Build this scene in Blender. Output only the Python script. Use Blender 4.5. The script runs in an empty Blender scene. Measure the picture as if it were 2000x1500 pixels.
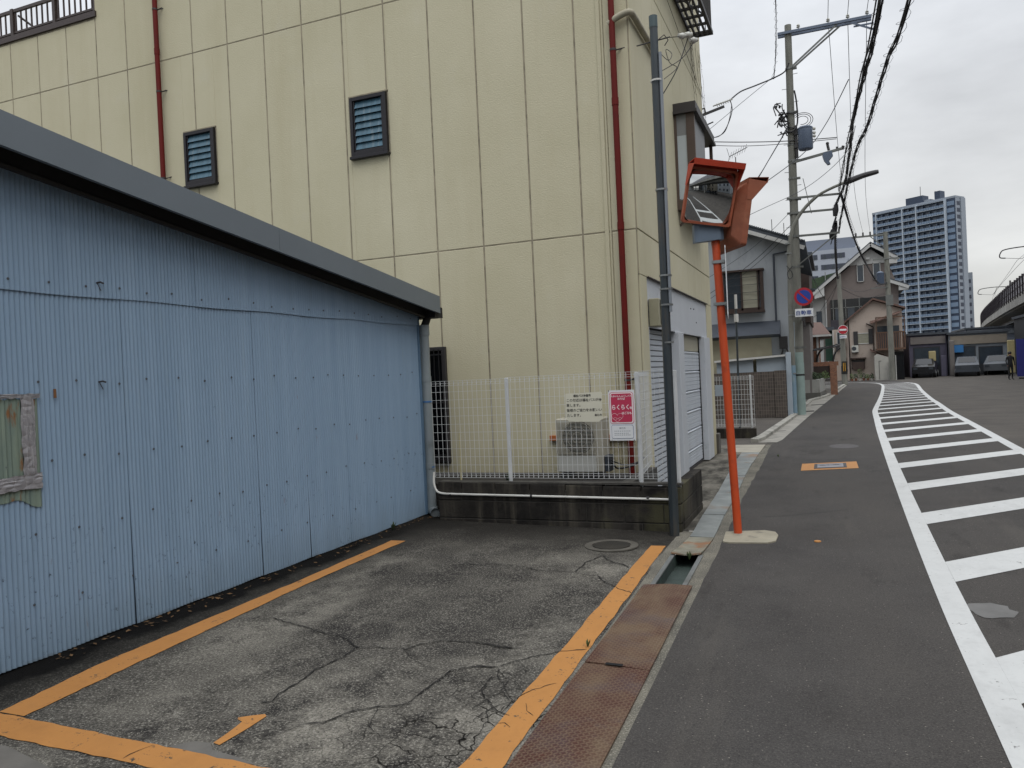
import bpy, math, random
from mathutils import Vector, Matrix
random.seed(7)
R=math.radians
scn=bpy.context.scene; COL=scn.collection
# ---------------- camera
def axes(yaw,pit,rol):
    cy,sy=math.cos(yaw),math.sin(yaw)
    fw=Vector((-sy,cy,0)); r=Vector((cy,sy,0)); u=Vector((0,0,1))
    f2=fw*math.cos(pit)-u*math.sin(pit); u2=u*math.cos(pit)+fw*math.sin(pit)
    return r*math.cos(rol)+u2*math.sin(rol), u2*math.cos(rol)-r*math.sin(rol), f2
cr,cu,cf=axes(R(22.271),R(.528),R(-2.650))
cd=bpy.data.cameras.new('camera'); cam=bpy.data.objects.new('camera',cd); COL.objects.link(cam)
cam.matrix_world=Matrix(((cr.x,cu.x,-cf.x,0),(cr.y,cu.y,-cf.y,0),(cr.z,cu.z,-cf.z,1.6),(0,0,0,1)))
cd.sensor_width=36; cd.lens=27.506; cd.clip_start=.05; cd.clip_end=4000
scn.camera=cam
# ---------------- world: overcast sky over a Nishita base, brighter towards the zenith
SUN_EL,SUN_AZ=R(56),R(142)
w=bpy.data.worlds.new('World'); scn.world=w; w.use_nodes=True
nt=w.node_tree; N=nt.nodes; Lk=nt.links; N.clear()
out=N.new('ShaderNodeOutputWorld'); bg=N.new('ShaderNodeBackground'); bg.inputs[1].default_value=.11
sky=N.new('ShaderNodeTexSky'); sky.sky_type='NISHITA'; sky.sun_disc=False; sky.sun_elevation=SUN_EL; sky.sun_rotation=SUN_AZ
tc=N.new('ShaderNodeTexCoord'); sp=N.new('ShaderNodeSeparateXYZ'); Lk.new(tc.outputs['Generated'],sp.inputs[0])
mp=N.new('ShaderNodeMapping'); mp.inputs['Scale'].default_value=(1.6,1.3,4.2); mp.inputs['Rotation'].default_value=(0,.35,0); Lk.new(tc.outputs['Generated'],mp.inputs[0])
nz=N.new('ShaderNodeTexNoise'); nz.inputs['Scale'].default_value=1.6; nz.inputs['Detail'].default_value=7; nz.inputs['Roughness'].default_value=.52
Lk.new(mp.outputs[0],nz.inputs[0])
rmp=N.new('ShaderNodeMapRange'); rmp.inputs[1].default_value=.36; rmp.inputs[2].default_value=.64; rmp.inputs[3].default_value=.80; rmp.inputs[4].default_value=1.14
Lk.new(nz.outputs[0],rmp.inputs[0])
mxz=N.new('ShaderNodeMath'); mxz.operation='MAXIMUM'; mxz.inputs[1].default_value=0; Lk.new(sp.outputs[2],mxz.inputs[0])
pw_=N.new('ShaderNodeMath'); pw_.operation='POWER'; pw_.inputs[1].default_value=3.0; Lk.new(mxz.outputs[0],pw_.inputs[0])
el=N.new('ShaderNodeMath'); el.operation='MULTIPLY_ADD'; el.inputs[1].default_value=2.3; el.inputs[2].default_value=1.02; Lk.new(pw_.outputs[0],el.inputs[0])
m1=N.new('ShaderNodeMath'); m1.operation='MULTIPLY'; Lk.new(rmp.outputs[0],m1.inputs[0]); Lk.new(el.outputs[0],m1.inputs[1])
tint=N.new('ShaderNodeMix'); tint.data_type='RGBA'; tint.inputs[6].default_value=(6.75,6.66,6.38,1); tint.inputs[7].default_value=(6.9,7.15,7.55,1)
eltint=N.new('ShaderNodeMapRange'); eltint.inputs[1].default_value=.02; eltint.inputs[2].default_value=.45; Lk.new(sp.outputs[2],eltint.inputs[0]); Lk.new(eltint.outputs[0],tint.inputs[0])
cl=N.new('ShaderNodeVectorMath'); cl.operation='SCALE'; Lk.new(tint.outputs[2],cl.inputs[0]); Lk.new(m1.outputs[0],cl.inputs['Scale'])
mx=N.new('ShaderNodeMix'); mx.data_type='RGBA'; mx.inputs[0].default_value=.9; Lk.new(sky.outputs[0],mx.inputs[6]); Lk.new(cl.outputs[0],mx.inputs[7])
Lk.new(mx.outputs[2],bg.inputs[0]); Lk.new(bg.outputs[0],out.inputs[0])
sd=bpy.data.lights.new('sun','SUN'); sd.energy=1.25; sd.angle=R(45); sd.color=(1,.97,.93)
so=bpy.data.objects.new('sun',sd); COL.objects.link(so)
# nishita: rotation 0 = +Y, clockwise seen from above
sdir=Vector((math.sin(SUN_AZ)*math.cos(SUN_EL),math.cos(SUN_AZ)*math.cos(SUN_EL),math.sin(SUN_EL)))
so.rotation_euler=sdir.to_track_quat('Z','Y').to_euler(); so.location=(0,-5,20)
scn.view_settings.view_transform='Standard'; scn.view_settings.look='None'; scn.view_settings.exposure=0; scn.view_settings.gamma=1

# ---------------- materials
def lin(c):
    if isinstance(c,str):
        c=c.lstrip('#'); c=[int(c[i:i+2],16)/255 for i in (0,2,4)]
        return tuple(x/12.92 if x<=.04045 else ((x+.055)/1.055)**2.4 for x in c)
    return tuple(c)
MATS={}
class NB:
    """tiny node builder"""
    def __init__(s,name):
        s.m=bpy.data.materials.new(name); s.m.use_nodes=True; s.t=s.m.node_tree; s.t.nodes.clear()
        s.out=s.t.nodes.new('ShaderNodeOutputMaterial'); s.b=s.t.nodes.new('ShaderNodeBsdfPrincipled'); s.l(s.b.outputs[0],s.out.inputs[0])
        s.tc=s.t.nodes.new('ShaderNodeTexCoord').outputs['Object']
    def l(s,a,b): s.t.links.new(a,b)
    def mapc(s,scale=(1,1,1),rot=(0,0,0),src=None):
        n=s.t.nodes.new('ShaderNodeMapping'); n.inputs['Scale'].default_value=scale; n.inputs['Rotation'].default_value=rot; s.l(src or s.tc,n.inputs[0]); return n.outputs[0]
    def noise(s,scale,detail=6,rough=.55,src=None,dist=0):
        n=s.t.nodes.new('ShaderNodeTexNoise'); n.inputs['Scale'].default_value=scale; n.inputs['Detail'].default_value=detail; n.inputs['Roughness'].default_value=rough; n.inputs['Distortion'].default_value=dist
        s.l(src or s.tc,n.inputs[0]); return n.outputs[0]
    def vor(s,scale,feature='F1',src=None,rnd=1):
        n=s.t.nodes.new('ShaderNodeTexVoronoi'); n.feature=feature; n.inputs['Scale'].default_value=scale; n.inputs['Randomness'].default_value=rnd; s.l(src or s.tc,n.inputs[0]); return n.outputs[0]
    def rng(s,v,a,b,c=0,d=1):
        n=s.t.nodes.new('ShaderNodeMapRange'); 
        for i,x in enumerate((a,b,c,d)): n.inputs[i+1].default_value=x
        s.l(v,n.inputs[0]); return n.outputs[0]
    def math(s,op,a,b):
        n=s.t.nodes.new('ShaderNodeMath'); n.operation=op
        for i,x in enumerate((a,b)):
            if isinstance(x,(int,float)): n.inputs[i].default_value=x
            else: s.l(x,n.inputs[i])
        return n.outputs[0]
    def mix(s,f,a,b,bt='MIX'):
        n=s.t.nodes.new('ShaderNodeMix'); n.data_type='RGBA'; n.blend_type=bt
        if isinstance(f,(int,float)): n.inputs[0].default_value=f
        else: s.l(f,n.inputs[0])
        for i,x in ((6,a),(7,b)):
            if isinstance(x,(tuple,list)): n.inputs[i].default_value=tuple(x)[:3]+(1,)
            else: s.l(x,n.inputs[i])
        return n.outputs[2]
    def col(s,c):
        if isinstance(c,(tuple,list)): s.b.inputs['Base Color'].default_value=tuple(c)[:3]+(1,)
        else: s.l(c,s.b.inputs['Base Color'])
    def sp(s,v): s.b.inputs['Specular IOR Level'].default_value=v
    def rough(s,v):
        if isinstance(v,(int,float)): s.b.inputs['Roughness'].default_value=v
        else: s.l(v,s.b.inputs['Roughness'])
    def bump(s,h,strength=.3,dist=.01):
        n=s.t.nodes.new('ShaderNodeBump'); n.inputs['Strength'].default_value=strength; n.inputs['Distance'].default_value=dist; s.l(h,n.inputs['Height']); s.l(n.outputs[0],s.b.inputs['Normal'])
    def xyz(s):
        n=s.t.nodes.new('ShaderNodeSeparateXYZ'); s.l(s.tc,n.inputs[0]); return n.outputs
def mat(name,c,rough=.6,metal=0,v=.12,sc=3,stretch=(1,1,1),bump=0,bs=60,bd=.004,c2=None,th=(.55,.7),sc2=2,st2=None,spec=.5,emit=0,alpha=1,trans=0):
    if name in MATS: return MATS[name]
    c=lin(c); n=NB(name); src=n.mapc(stretch)
    f=n.noise(sc,7,.6,src); f=n.rng(f,.3,.7)
    k=n.mix(f,tuple(x*(1-v) for x in c),tuple(min(1,x*(1+v)) for x in c))
    if c2 is not None:
        g=n.noise(sc2,9,.65,n.mapc(st2 or stretch)); g=n.rng(g,th[0],th[1]); k=n.mix(g,k,lin(c2))
    n.col(k); n.rough(rough); n.b.inputs['Metallic'].default_value=metal; n.b.inputs['Specular IOR Level'].default_value=spec
    if bump: n.bump(n.noise(bs,4,.6),bump,bd)
    if alpha<1: n.b.inputs['Alpha'].default_value=alpha
    if trans: n.b.inputs['Transmission Weight'].default_value=trans
    if emit: n.l(k,n.b.inputs['Emission Color']); n.b.inputs['Emission Strength'].default_value=emit
    MATS[name]=n.m; return n.m

# ---------------- mesh builder
OFF={}
class MB:
    def __init__(s): s.v=[]; s.f=[]
    def add(s,vs,fs):
        o=len(s.v); s.v+= [tuple(p) for p in vs]; s.f+=[tuple(o+i for i in f) for f in fs]; return s
    def box(s,x0,y0,z0,x1,y1,z1):
        x0,x1=min(x0,x1),max(x0,x1); y0,y1=min(y0,y1),max(y0,y1); z0,z1=min(z0,z1),max(z0,z1)
        return s.add([(x0,y0,z0),(x1,y0,z0),(x1,y1,z0),(x0,y1,z0),(x0,y0,z1),(x1,y0,z1),(x1,y1,z1),(x0,y1,z1)],
            [(0,3,2,1),(4,5,6,7),(0,1,5,4),(1,2,6,5),(2,3,7,6),(3,0,4,7)])
    def bbox(s,x0,y0,z0,x1,y1,z1,b=.004):
        """box with chamfered edges"""
        x0,x1=min(x0,x1),max(x0,x1); y0,y1=min(y0,y1),max(y0,y1); z0,z1=min(z0,z1),max(z0,z1)
        b=min(b,(x1-x0)*.45,(y1-y0)*.45,(z1-z0)*.45)
        vs=[];ix={}
        for i,x in enumerate((x0,x1)):
            for j,y in enumerate((y0,y1)):
                for k,z in enumerate((z0,z1)):
                    sx,sy,sz=(1-2*i),(1-2*j),(1-2*k)
                    ix[i,j,k,0]=len(vs); vs.append((x,y+sy*b,z+sz*b))
                    ix[i,j,k,1]=len(vs); vs.append((x+sx*b,y,z+sz*b))
                    ix[i,j,k,2]=len(vs); vs.append((x+sx*b,y+sy*b,z))
        fs=[]
        def fix(f,n):
            a,bb,c=[Vector(vs[q]) for q in f[:3]]
            return f if (bb-a).cross(c-a).dot(Vector(n))>0 else f[::-1]
        for i in (0,1):
            s_=2*i-1
            fs.append(fix((ix[i,0,0,0],ix[i,1,0,0],ix[i,1,1,0],ix[i,0,1,0]),(s_,0,0)))
            fs.append(fix((ix[0,i,0,1],ix[1,i,0,1],ix[1,i,1,1],ix[0,i,1,1]),(0,s_,0)))
            fs.append(fix((ix[0,0,i,2],ix[1,0,i,2],ix[1,1,i,2],ix[0,1,i,2]),(0,0,s_)))
            for j in (0,1):
                t_=2*j-1
                fs.append(fix((ix[i,j,0,0],ix[i,j,1,0],ix[i,j,1,1],ix[i,j,0,1]),(s_,t_,0)))
                fs.append(fix((ix[i,0,j,0],ix[i,1,j,0],ix[i,1,j,2],ix[i,0,j,2]),(s_,0,t_)))
                fs.append(fix((ix[0,i,j,1],ix[1,i,j,1],ix[1,i,j,2],ix[0,i,j,2]),(0,s_,t_)))
                for k in (0,1): fs.append(fix((ix[i,j,k,0],ix[i,j,k,1],ix[i,j,k,2]),(s_,t_,2*k-1)))
        return s.add(vs,fs)
    def tube(s,pts,r,n=8,cap=True):
        pts=[Vector(p) for p in pts]
        rs=r if isinstance(r,(list,tuple)) else [r]*len(pts)
        t=(pts[1]-pts[0]).normalized(); a=t.orthogonal().normalized(); o=len(s.v); L=len(pts)
        for i,p in enumerate(pts):
            if i==0: d=pts[1]-pts[0]
            elif i==L-1: d=pts[-1]-pts[-2]
            else: d=(pts[i+1]-pts[i]).normalized()+(pts[i]-pts[i-1]).normalized()
            if d.length<1e-9: d=t
            d.normalize(); a=(a-d*a.dot(d))
            if a.length<1e-6: a=d.orthogonal()
            a.normalize(); b=d.cross(a)
            for k in range(n):
                q=2*math.pi*k/n; s.v.append(tuple(p+(a*math.cos(q)+b*math.sin(q))*rs[i]))
        for i in range(L-1):
            for k in range(n):
                k2=(k+1)%n; s.f.append((o+i*n+k,o+i*n+k2,o+(i+1)*n+k2,o+(i+1)*n+k))
        if cap: s.f.append(tuple(o+k for k in range(n))[::-1]); s.f.append(tuple(o+(L-1)*n+k for k in range(n)))
        return s
    def bar(s,a,b,w,h,up=(0,0,1)):
        a,b=Vector(a),Vector(b); d=(b-a).normalized(); up=Vector(up)
        x=d.cross(up); 
        if x.length<1e-5: x=d.cross(Vector((1,0,0)))
        x.normalize(); z=x.cross(d).normalized(); x=x*w/2; z=z*h/2
        return s.add([a-x-z,a+x-z,a+x+z,a-x+z,b-x-z,b+x-z,b+x+z,b-x+z],[(0,1,2,3),(7,6,5,4),(0,4,5,1),(1,5,6,2),(2,6,7,3),(3,7,4,0)])
    def prism(s,poly,axis,lo,hi):
        """poly: 2D points; axis 0: (y,z) extruded in x; 1: (x,z) in y; 2: (x,y) in z"""
        def P(p,h): return (h,p[0],p[1]) if axis==0 else ((p[0],h,p[1]) if axis==1 else (p[0],p[1],h))
        n=len(poly); return s.add([P(p,lo) for p in poly]+[P(p,hi) for p in poly],[tuple(range(n))[::-1],tuple(range(n,2*n))]+[(i,(i+1)%n,n+(i+1)%n,n+i) for i in range(n)])
    def quad(s,a,b,c,d): return s.add([a,b,c,d],[(0,1,2,3)])
    def poly(s,pts): return s.add(pts,[tuple(range(len(pts)))])
    def disc(s,c,nrm,r,th=.004,n=28):
        c=Vector(c); nrm=Vector(nrm).normalized(); return s.tube([c,c+nrm*th],r,n)
    def sphere(s,c,r,n=10,m=6,sz=1):
        c=Vector(c); o=len(s.v)
        for i in range(m+1):
            th=math.pi*i/m
            for k in range(n):
                q=2*math.pi*k/n; s.v.append((c.x+r*math.sin(th)*math.cos(q),c.y+r*math.sin(th)*math.sin(q),c.z+r*sz*math.cos(th)))
        for i in range(m):
            for k in range(n):
                k2=(k+1)%n; s.f.append((o+i*n+k,o+(i+1)*n+k,o+(i+1)*n+k2,o+i*n+k2))
        return s
    def lathe(s,c,prof,n=20):
        c=Vector(c); o=len(s.v)
        for r,z in prof:
            for k in range(n):
                q=2*math.pi*k/n; s.v.append((c.x+r*math.cos(q),c.y+r*math.sin(q),c.z+z))
        for i in range(len(prof)-1):
            for k in range(n):
                k2=(k+1)%n; s.f.append((o+i*n+k,o+i*n+k2,o+(i+1)*n+k2,o+(i+1)*n+k))
        s.f.append(tuple(o+k for k in range(n))[::-1]); s.f.append(tuple(o+(len(prof)-1)*n+k for k in range(n)))
        return s
    def ribbon(s,cx,wd,z):
        """flat strip on the ground along centre points"""
        pts=[Vector((p[0],p[1],0)) for p in cx]; L=len(pts); vs=[]
        for i,p in enumerate(pts):
            d=(pts[min(i+1,L-1)]-pts[max(i-1,0)]).normalized(); nn=Vector((-d.y,d.x,0)); ww=(wd[i] if isinstance(wd,list) else wd)/2
            for sg in (-1,1):
                q=p+nn*ww*sg; zz=z(q.x,q.y) if callable(z) else z; vs.append((q.x,q.y,zz))
        return s.add(vs,[(2*i+1,2*i,2*i+2,2*i+3) for i in range(L-1)])
    def rot(s,M):
        s.v=[tuple(M@Vector(p)) for p in s.v]; return s
    def build(s,name,m,parent=None,smooth=False,label=None):
        o0=OFF.get(parent.name,Vector()) if parent else Vector()
        me=bpy.data.meshes.new(name); me.from_pydata([(x-o0.x,y-o0.y,z-o0.z) for x,y,z in s.v],[],s.f)
        me.materials.append(m if not isinstance(m,str) else MATS[m])
        if smooth:
            me.polygons.foreach_set('use_smooth',[True]*len(me.polygons))
            try: me.set_sharp_from_angle(angle=R(35))
            except Exception: pass
        me.update(); o=bpy.data.objects.new(name,me); COL.objects.link(o)
        if parent: o.parent=parent; OFF[o.name]=o0
        if label: o['label']=label
        return o
def tag(o,label=None,cat=None,group=None,kind=None):
    if label: o['label']=label
    if cat: o['category']=cat
    if group: o['group']=group
    if kind: o['kind']=kind
    return o
def thing(name,label,cat,loc=(0,0,0),group=None):
    o=bpy.data.objects.new(name,None); COL.objects.link(o); o.location=loc; o.empty_display_size=.2
    OFF[o.name]=Vector(loc); return tag(o,label,cat,group)
def copy_thing(o,loc,rotz=0,label=None,group=None):
    def cp(x,par):
        c=x.copy(); COL.objects.link(c)
        if par: c.parent=par
        for ch in list(x.children): cp(ch,c)
        return c
    kids=list(o.children); c=o.copy(); COL.objects.link(c)
    for ch in kids: cp(ch,c)
    c.location=loc; c.rotation_euler=(0,0,rotz)
    if label: c['label']=label
    if group: c['group']=group
    return c
def text(body,size,M,mt,parent=None,name='lettering',bold=0,align='LEFT',sp=1,sx=1):
    cu_=bpy.data.curves.new('t','FONT'); cu_.body=body; cu_.size=size; cu_.align_x=align; cu_.space_line=sp; cu_.offset=bold; cu_.resolution_u=2
    o=bpy.data.objects.new('t',cu_); COL.objects.link(o); dg=bpy.context.evaluated_depsgraph_get(); dg.update()
    me=bpy.data.meshes.new_from_object(o.evaluated_get(dg)); bpy.data.objects.remove(o); bpy.data.curves.remove(cu_)
    o0=OFF.get(parent.name,Vector()) if parent else Vector()
    me.transform(Matrix.Translation(-o0)@M@Matrix.Diagonal((sx,1,1,1))); me.materials.clear(); me.materials.append(mt)
    ob=bpy.data.objects.new(name,me); COL.objects.link(ob)
    if parent: ob.parent=parent; OFF[ob.name]=o0
    return ob
def frame(loc,x,z):
    """matrix whose local X is x, local Y (text up) is z"""
    x=Vector(x).normalized(); z=Vector(z).normalized(); n=x.cross(z)
    return Matrix(((x.x,z.x,n.x,loc[0]),(x.y,z.y,n.y,loc[1]),(x.z,z.z,n.z,loc[2]),(0,0,0,1)))
FRONT=lambda x,y,z: frame((x,y,z),(1,0,0),(0,0,1))
def interp(tab,y):
    if y<=tab[0][0]: return tab[0][1]
    for (a,b),(c,d) in zip(tab,tab[1:]):
        if y<=c: return b+(d-b)*(y-a)/(c-a)
    return tab[-1][1]
def smoothpath(pts,n=6):
    P=[Vector(p) for p in pts]; o=[]
    for i in range(len(P)-1):
        p0,p1,p2,p3=P[max(i-1,0)],P[i],P[i+1],P[min(i+2,len(P)-1)]
        for k in range(n):
            t=k/n; o.append(.5*((2*p1)+(p2-p0)*t+(2*p0-5*p1+4*p2-p3)*t*t+(3*p1-p0-3*p2+p3)*t**3))
    return o+[P[-1]]
# ================= GROUND =================
def gz(x,y=0): return max(0,.02*(-1.5-x)) if (y<7.9 and x>-4.6) else 0
# --- materials for the ground
n=NB('asphalt_new')
a=n.noise(95,5,.85); a2=n.noise(30,4,.7); b=n.noise(1.1,7,.7); c_=n.noise(.45,6,.62,n.mapc((1,.35,1)))
k=n.mix(n.rng(b,.3,.7),lin('#373534'),lin('#484644')); k=n.mix(n.rng(c_,.42,.62),k,lin('#474441')); k=n.mix(n.rng(a2,.55,.7,0,.35),k,lin('#57534f')); k=n.mix(n.rng(a2,.45,.3,0,.35),k,lin('#242221'))
k=n.mix(n.rng(a,.55,.66,0,.6),k,lin('#7a756e')); k=n.mix(n.rng(a,.46,.35,0,.8),k,lin('#161514')); gr_=n.vor(21); k=n.mix(n.rng(gr_,.085,.06,0,.7),k,lin('#8b867d')); k=n.mix(n.rng(n.noise(.9,8,.75,n.mapc((1.6,.5,1))),.56,.68,0,.55),k,lin('#232120')); k=n.mix(n.rng(n.noise(.7,6,.7,n.mapc((2.2,.25,1))),.55,.72,0,.40),k,lin('#5a5650'))
n.col(k); n.rough(.82); n.bump(a,.45,.004); n.sp(.12); MATS['asphalt_new']=n.m
n=NB('asphalt_old')
a=n.noise(75,4,.8); b=n.noise(.8,7,.62)
k=n.mix(n.rng(b,.3,.7),lin('#45423f'),lin('#56524d')); k=n.mix(n.rng(a,.58,.72,0,.6),k,lin('#8e8b84')); k=n.mix(n.rng(a,.4,.28,0,.7),k,lin('#262626'))
n.col(k); n.rough(.88); n.bump(a,.5,.006); n.sp(.12); MATS['asphalt_old']=n.m
n=NB('lot_concrete')
a=n.noise(85,4,.8); b=n.noise(1.25,10,.74,n.mapc((1,.8,1))); c_=n.noise(.5,5,.6); d=n.noise(28,4,.6)
k=n.mix(n.rng(b,.41,.57),lin('#292726'),lin('#7c786f'))
k=n.mix(n.rng(c_,.36,.58,.0,.8),k,lin('#302e2c'))
k=n.mix(n.rng(d,.55,.72,0,.30),k,lin('#827e76'))
k=n.mix(n.rng(a,.54,.64,0,.75),k,lin('#a09c92')); k=n.mix(n.rng(a,.47,.36,0,.85),k,lin('#1b1a18'))
cc=n.t.nodes.new('ShaderNodeVectorMath'); cc.operation='MULTIPLY_ADD'; n.l(n.t.nodes.new('ShaderNodeTexNoise').outputs[1],cc.inputs[0]); cc.inputs[0].links[0].from_node.inputs['Scale'].default_value=9; n.l(n.tc,cc.inputs[0].links[0].from_node.inputs[0]); cc.inputs[1].default_value=(.09,.09,.09); n.l(n.tc,cc.inputs[2])
ve=n.vor(6.5,'DISTANCE_TO_EDGE',cc.outputs[0]); msk=n.noise(1.7,4,.6); xz=n.xyz()
ar=n.math('MULTIPLY',n.rng(xz[0],-2.4,-1.8),n.rng(xz[1],4.2,3.4)); msk=n.math('MULTIPLY',n.rng(msk,.44,.5),ar)
k=n.mix(n.math('MULTIPLY',n.rng(ve,.026,.008),msk),k,lin('#14120f'))
# darker along the foot of the shed and towards the block wall
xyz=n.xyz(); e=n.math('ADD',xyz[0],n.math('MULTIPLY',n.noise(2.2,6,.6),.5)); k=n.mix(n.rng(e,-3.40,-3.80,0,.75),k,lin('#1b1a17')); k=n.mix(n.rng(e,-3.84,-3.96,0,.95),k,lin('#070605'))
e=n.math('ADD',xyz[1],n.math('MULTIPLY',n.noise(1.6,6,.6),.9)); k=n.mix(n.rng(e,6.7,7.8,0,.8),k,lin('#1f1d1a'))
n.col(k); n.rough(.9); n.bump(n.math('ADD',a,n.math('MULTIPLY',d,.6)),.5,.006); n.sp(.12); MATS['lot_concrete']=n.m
n=NB('rough_concrete')
a=n.noise(95,3,.7); b=n.noise(3,6,.6)
k=n.mix(n.rng(b,.3,.7),lin('#57554f'),lin('#777368')); k=n.mix(n.rng(a,.56,.66,0,.8),k,lin('#a5a093')); k=n.mix(n.rng(a,.42,.32,0,.9),k,lin('#23211e'))
n.col(k); n.rough(.93); n.bump(a,.8,.01); n.sp(.12); MATS['rough_concrete']=n.m
n=NB('driveway_concrete')
a=n.noise(110,3,.65); b=n.noise(1.7,8,.66,n.mapc((2.2,.9,1),(0,0,.5)))
k=n.mix(n.rng(b,.4,.62),lin('#3a3833'),lin('#77736a')); k=n.mix(n.rng(a,.6,.74,0,.6),k,lin('#8f8b80')); k=n.mix(n.rng(a,.42,.3,0,.7),k,lin('#26241f'))
n.col(k); n.rough(.85); n.bump(a,.4,.005); n.sp(.12); MATS['driveway_concrete']=n.m
mat('earth_ground','#4a4843',.95,v=.25,sc=.6,bump=.5,bs=40)
def paint(name,c,under,lo,hi,dirt):
    n=NB(name); a=n.noise(60,5,.72); b=n.noise(2.5,6,.6); g=n.noise(9,7,.7)
    k=n.mix(n.rng(b,.3,.7),tuple(x*.90 for x in lin(c)),lin(c)); k=n.mix(n.rng(g,.52,.75,0,.35),k,lin(dirt))
    w_=n.math('ADD',n.math('MULTIPLY',a,.45),n.math('MULTIPLY',g,.55)); k=n.mix(n.rng(w_,lo,hi),lin(under),k); k=n.mix(n.rng(n.noise(1.6,8,.72,n.mapc((1.5,.5,1))),.52,.74,0,.40),k,lin(dirt))
    n.col(k); n.rough(.65); n.bump(n.noise(160,3,.7),.25,.003); MATS[name]=n.m
paint('yellow_paint','#ab763b','#3b372f',.395,.42,'#85592b')
paint('white_paint','#bcbdbb','#504e4c',.375,.405,'#8f8f8e')
mat('crack_dark','#171513',1,v=.3)

gm=MB()
zg=-.012
X0,X1,Y0,Y1=-1.47,-.90,1.0,16.6   # trench for the gutter stays open
for x0,y0,x1,y1 in ((-900,-600,X0,1500),(X1,-600,900,1500),(X0,-600,X1,Y0),(X0,Y1,X1,1500)): gm.quad((x0,y0,zg),(x1,y0,zg),(x1,y1,zg),(x0,y1,zg))
g_=gm.build('ground','earth_ground'); tag(g_,'bare grey brown ground under and around the street',kind='structure')

XL=[(-25,-.85),(1,-.86),(2.9,-.885),(5.2,-.94),(7.5,-.99),(10,-1.07),(12.5,-1.10),(16.4,-1.19),(17.4,-1.04),(24.6,-.73),(38,-.05),(53,.69),(60.5,1.04),(60.6,-14),(70,-30)]
XR=[(-25,2.76),(10,2.86),(14.7,2.90),(17.3,2.96),(21.3,3.08),(26,3.21),(31,3.45),(34.5,3.6),(43,4.1),(52.4,4.75),(56,4.9),(60,4.6),(70,4.0)]
rnd=random.Random(3)
YR=[-25+ i*2 for i in range(13)]+[2+i*.25 for i in range(64)]+[18+i*1.5 for i in range(29)]+[60.5,60.6,66,70]
YR=sorted(set(YR))
pv=MB(); lp=None
edge={}
for y in YR: edge[y]=interp(XL,y)+(rnd.uniform(-.012,.012) if 5.8<y<30 else 0)
for a,b in zip(YR,YR[1:]): pv.quad((edge[a],a,0),(interp(XR,a),a,0),(interp(XR,b),b,0),(edge[b],b,0))
tag(pv.build('pavement','asphalt_new'),'smooth dark grey asphalt walkway and hatched shoulder beside the road',kind='structure')
rd=MB()
for a,b in zip(YR,YR[1:]): rd.quad((interp(XR,a),a,0),(60,a,0),(60,b,0),(interp(XR,b),b,0))
rd.quad((-60,70,0),(90,70,0),(90,170,0),(-60,170,0))
tag(rd.build('road','asphalt_old'),'coarser worn grey asphalt roadway right of the hatched shoulder',kind='structure')
# lot
lot=MB(); xs=[-4.6+i*.2 for i in range(16)]; ys=[-6+i*.5 for i in range(28)]
def lotR(y): return -1.44+.036*(7.05-y) if y<7.05 else -1.44
def lx(i,y): return lotR(y) if i==len(xs) else min(xs[i],lotR(y)-.01)
for j in range(len(ys)-1):
    for i in range(len(xs)):
        a,b=ys[j],ys[j+1]; P=[(lx(i,a),a),(lx(i+1,a),a),(lx(i+1,b),b),(lx(i,b),b)] if i<len(xs) else None
        lot.add([(p[0],p[1],gz(p[0],0)) for p in P],[(0,1,2,3)])
lot.add([(lx(i,7.5),7.5,gz(lx(i,7.5))) for i in range(17)]+[(lx(i,7.5),7.95,gz(lx(i,7.5))) for i in range(17)],[(i,i+1,18+i,17+i) for i in range(16)])
lo=lot.build('parking_lot','lot_concrete'); tag(lo,'worn grey concrete parking bay with cracks and dark stains',kind='structure')
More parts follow.
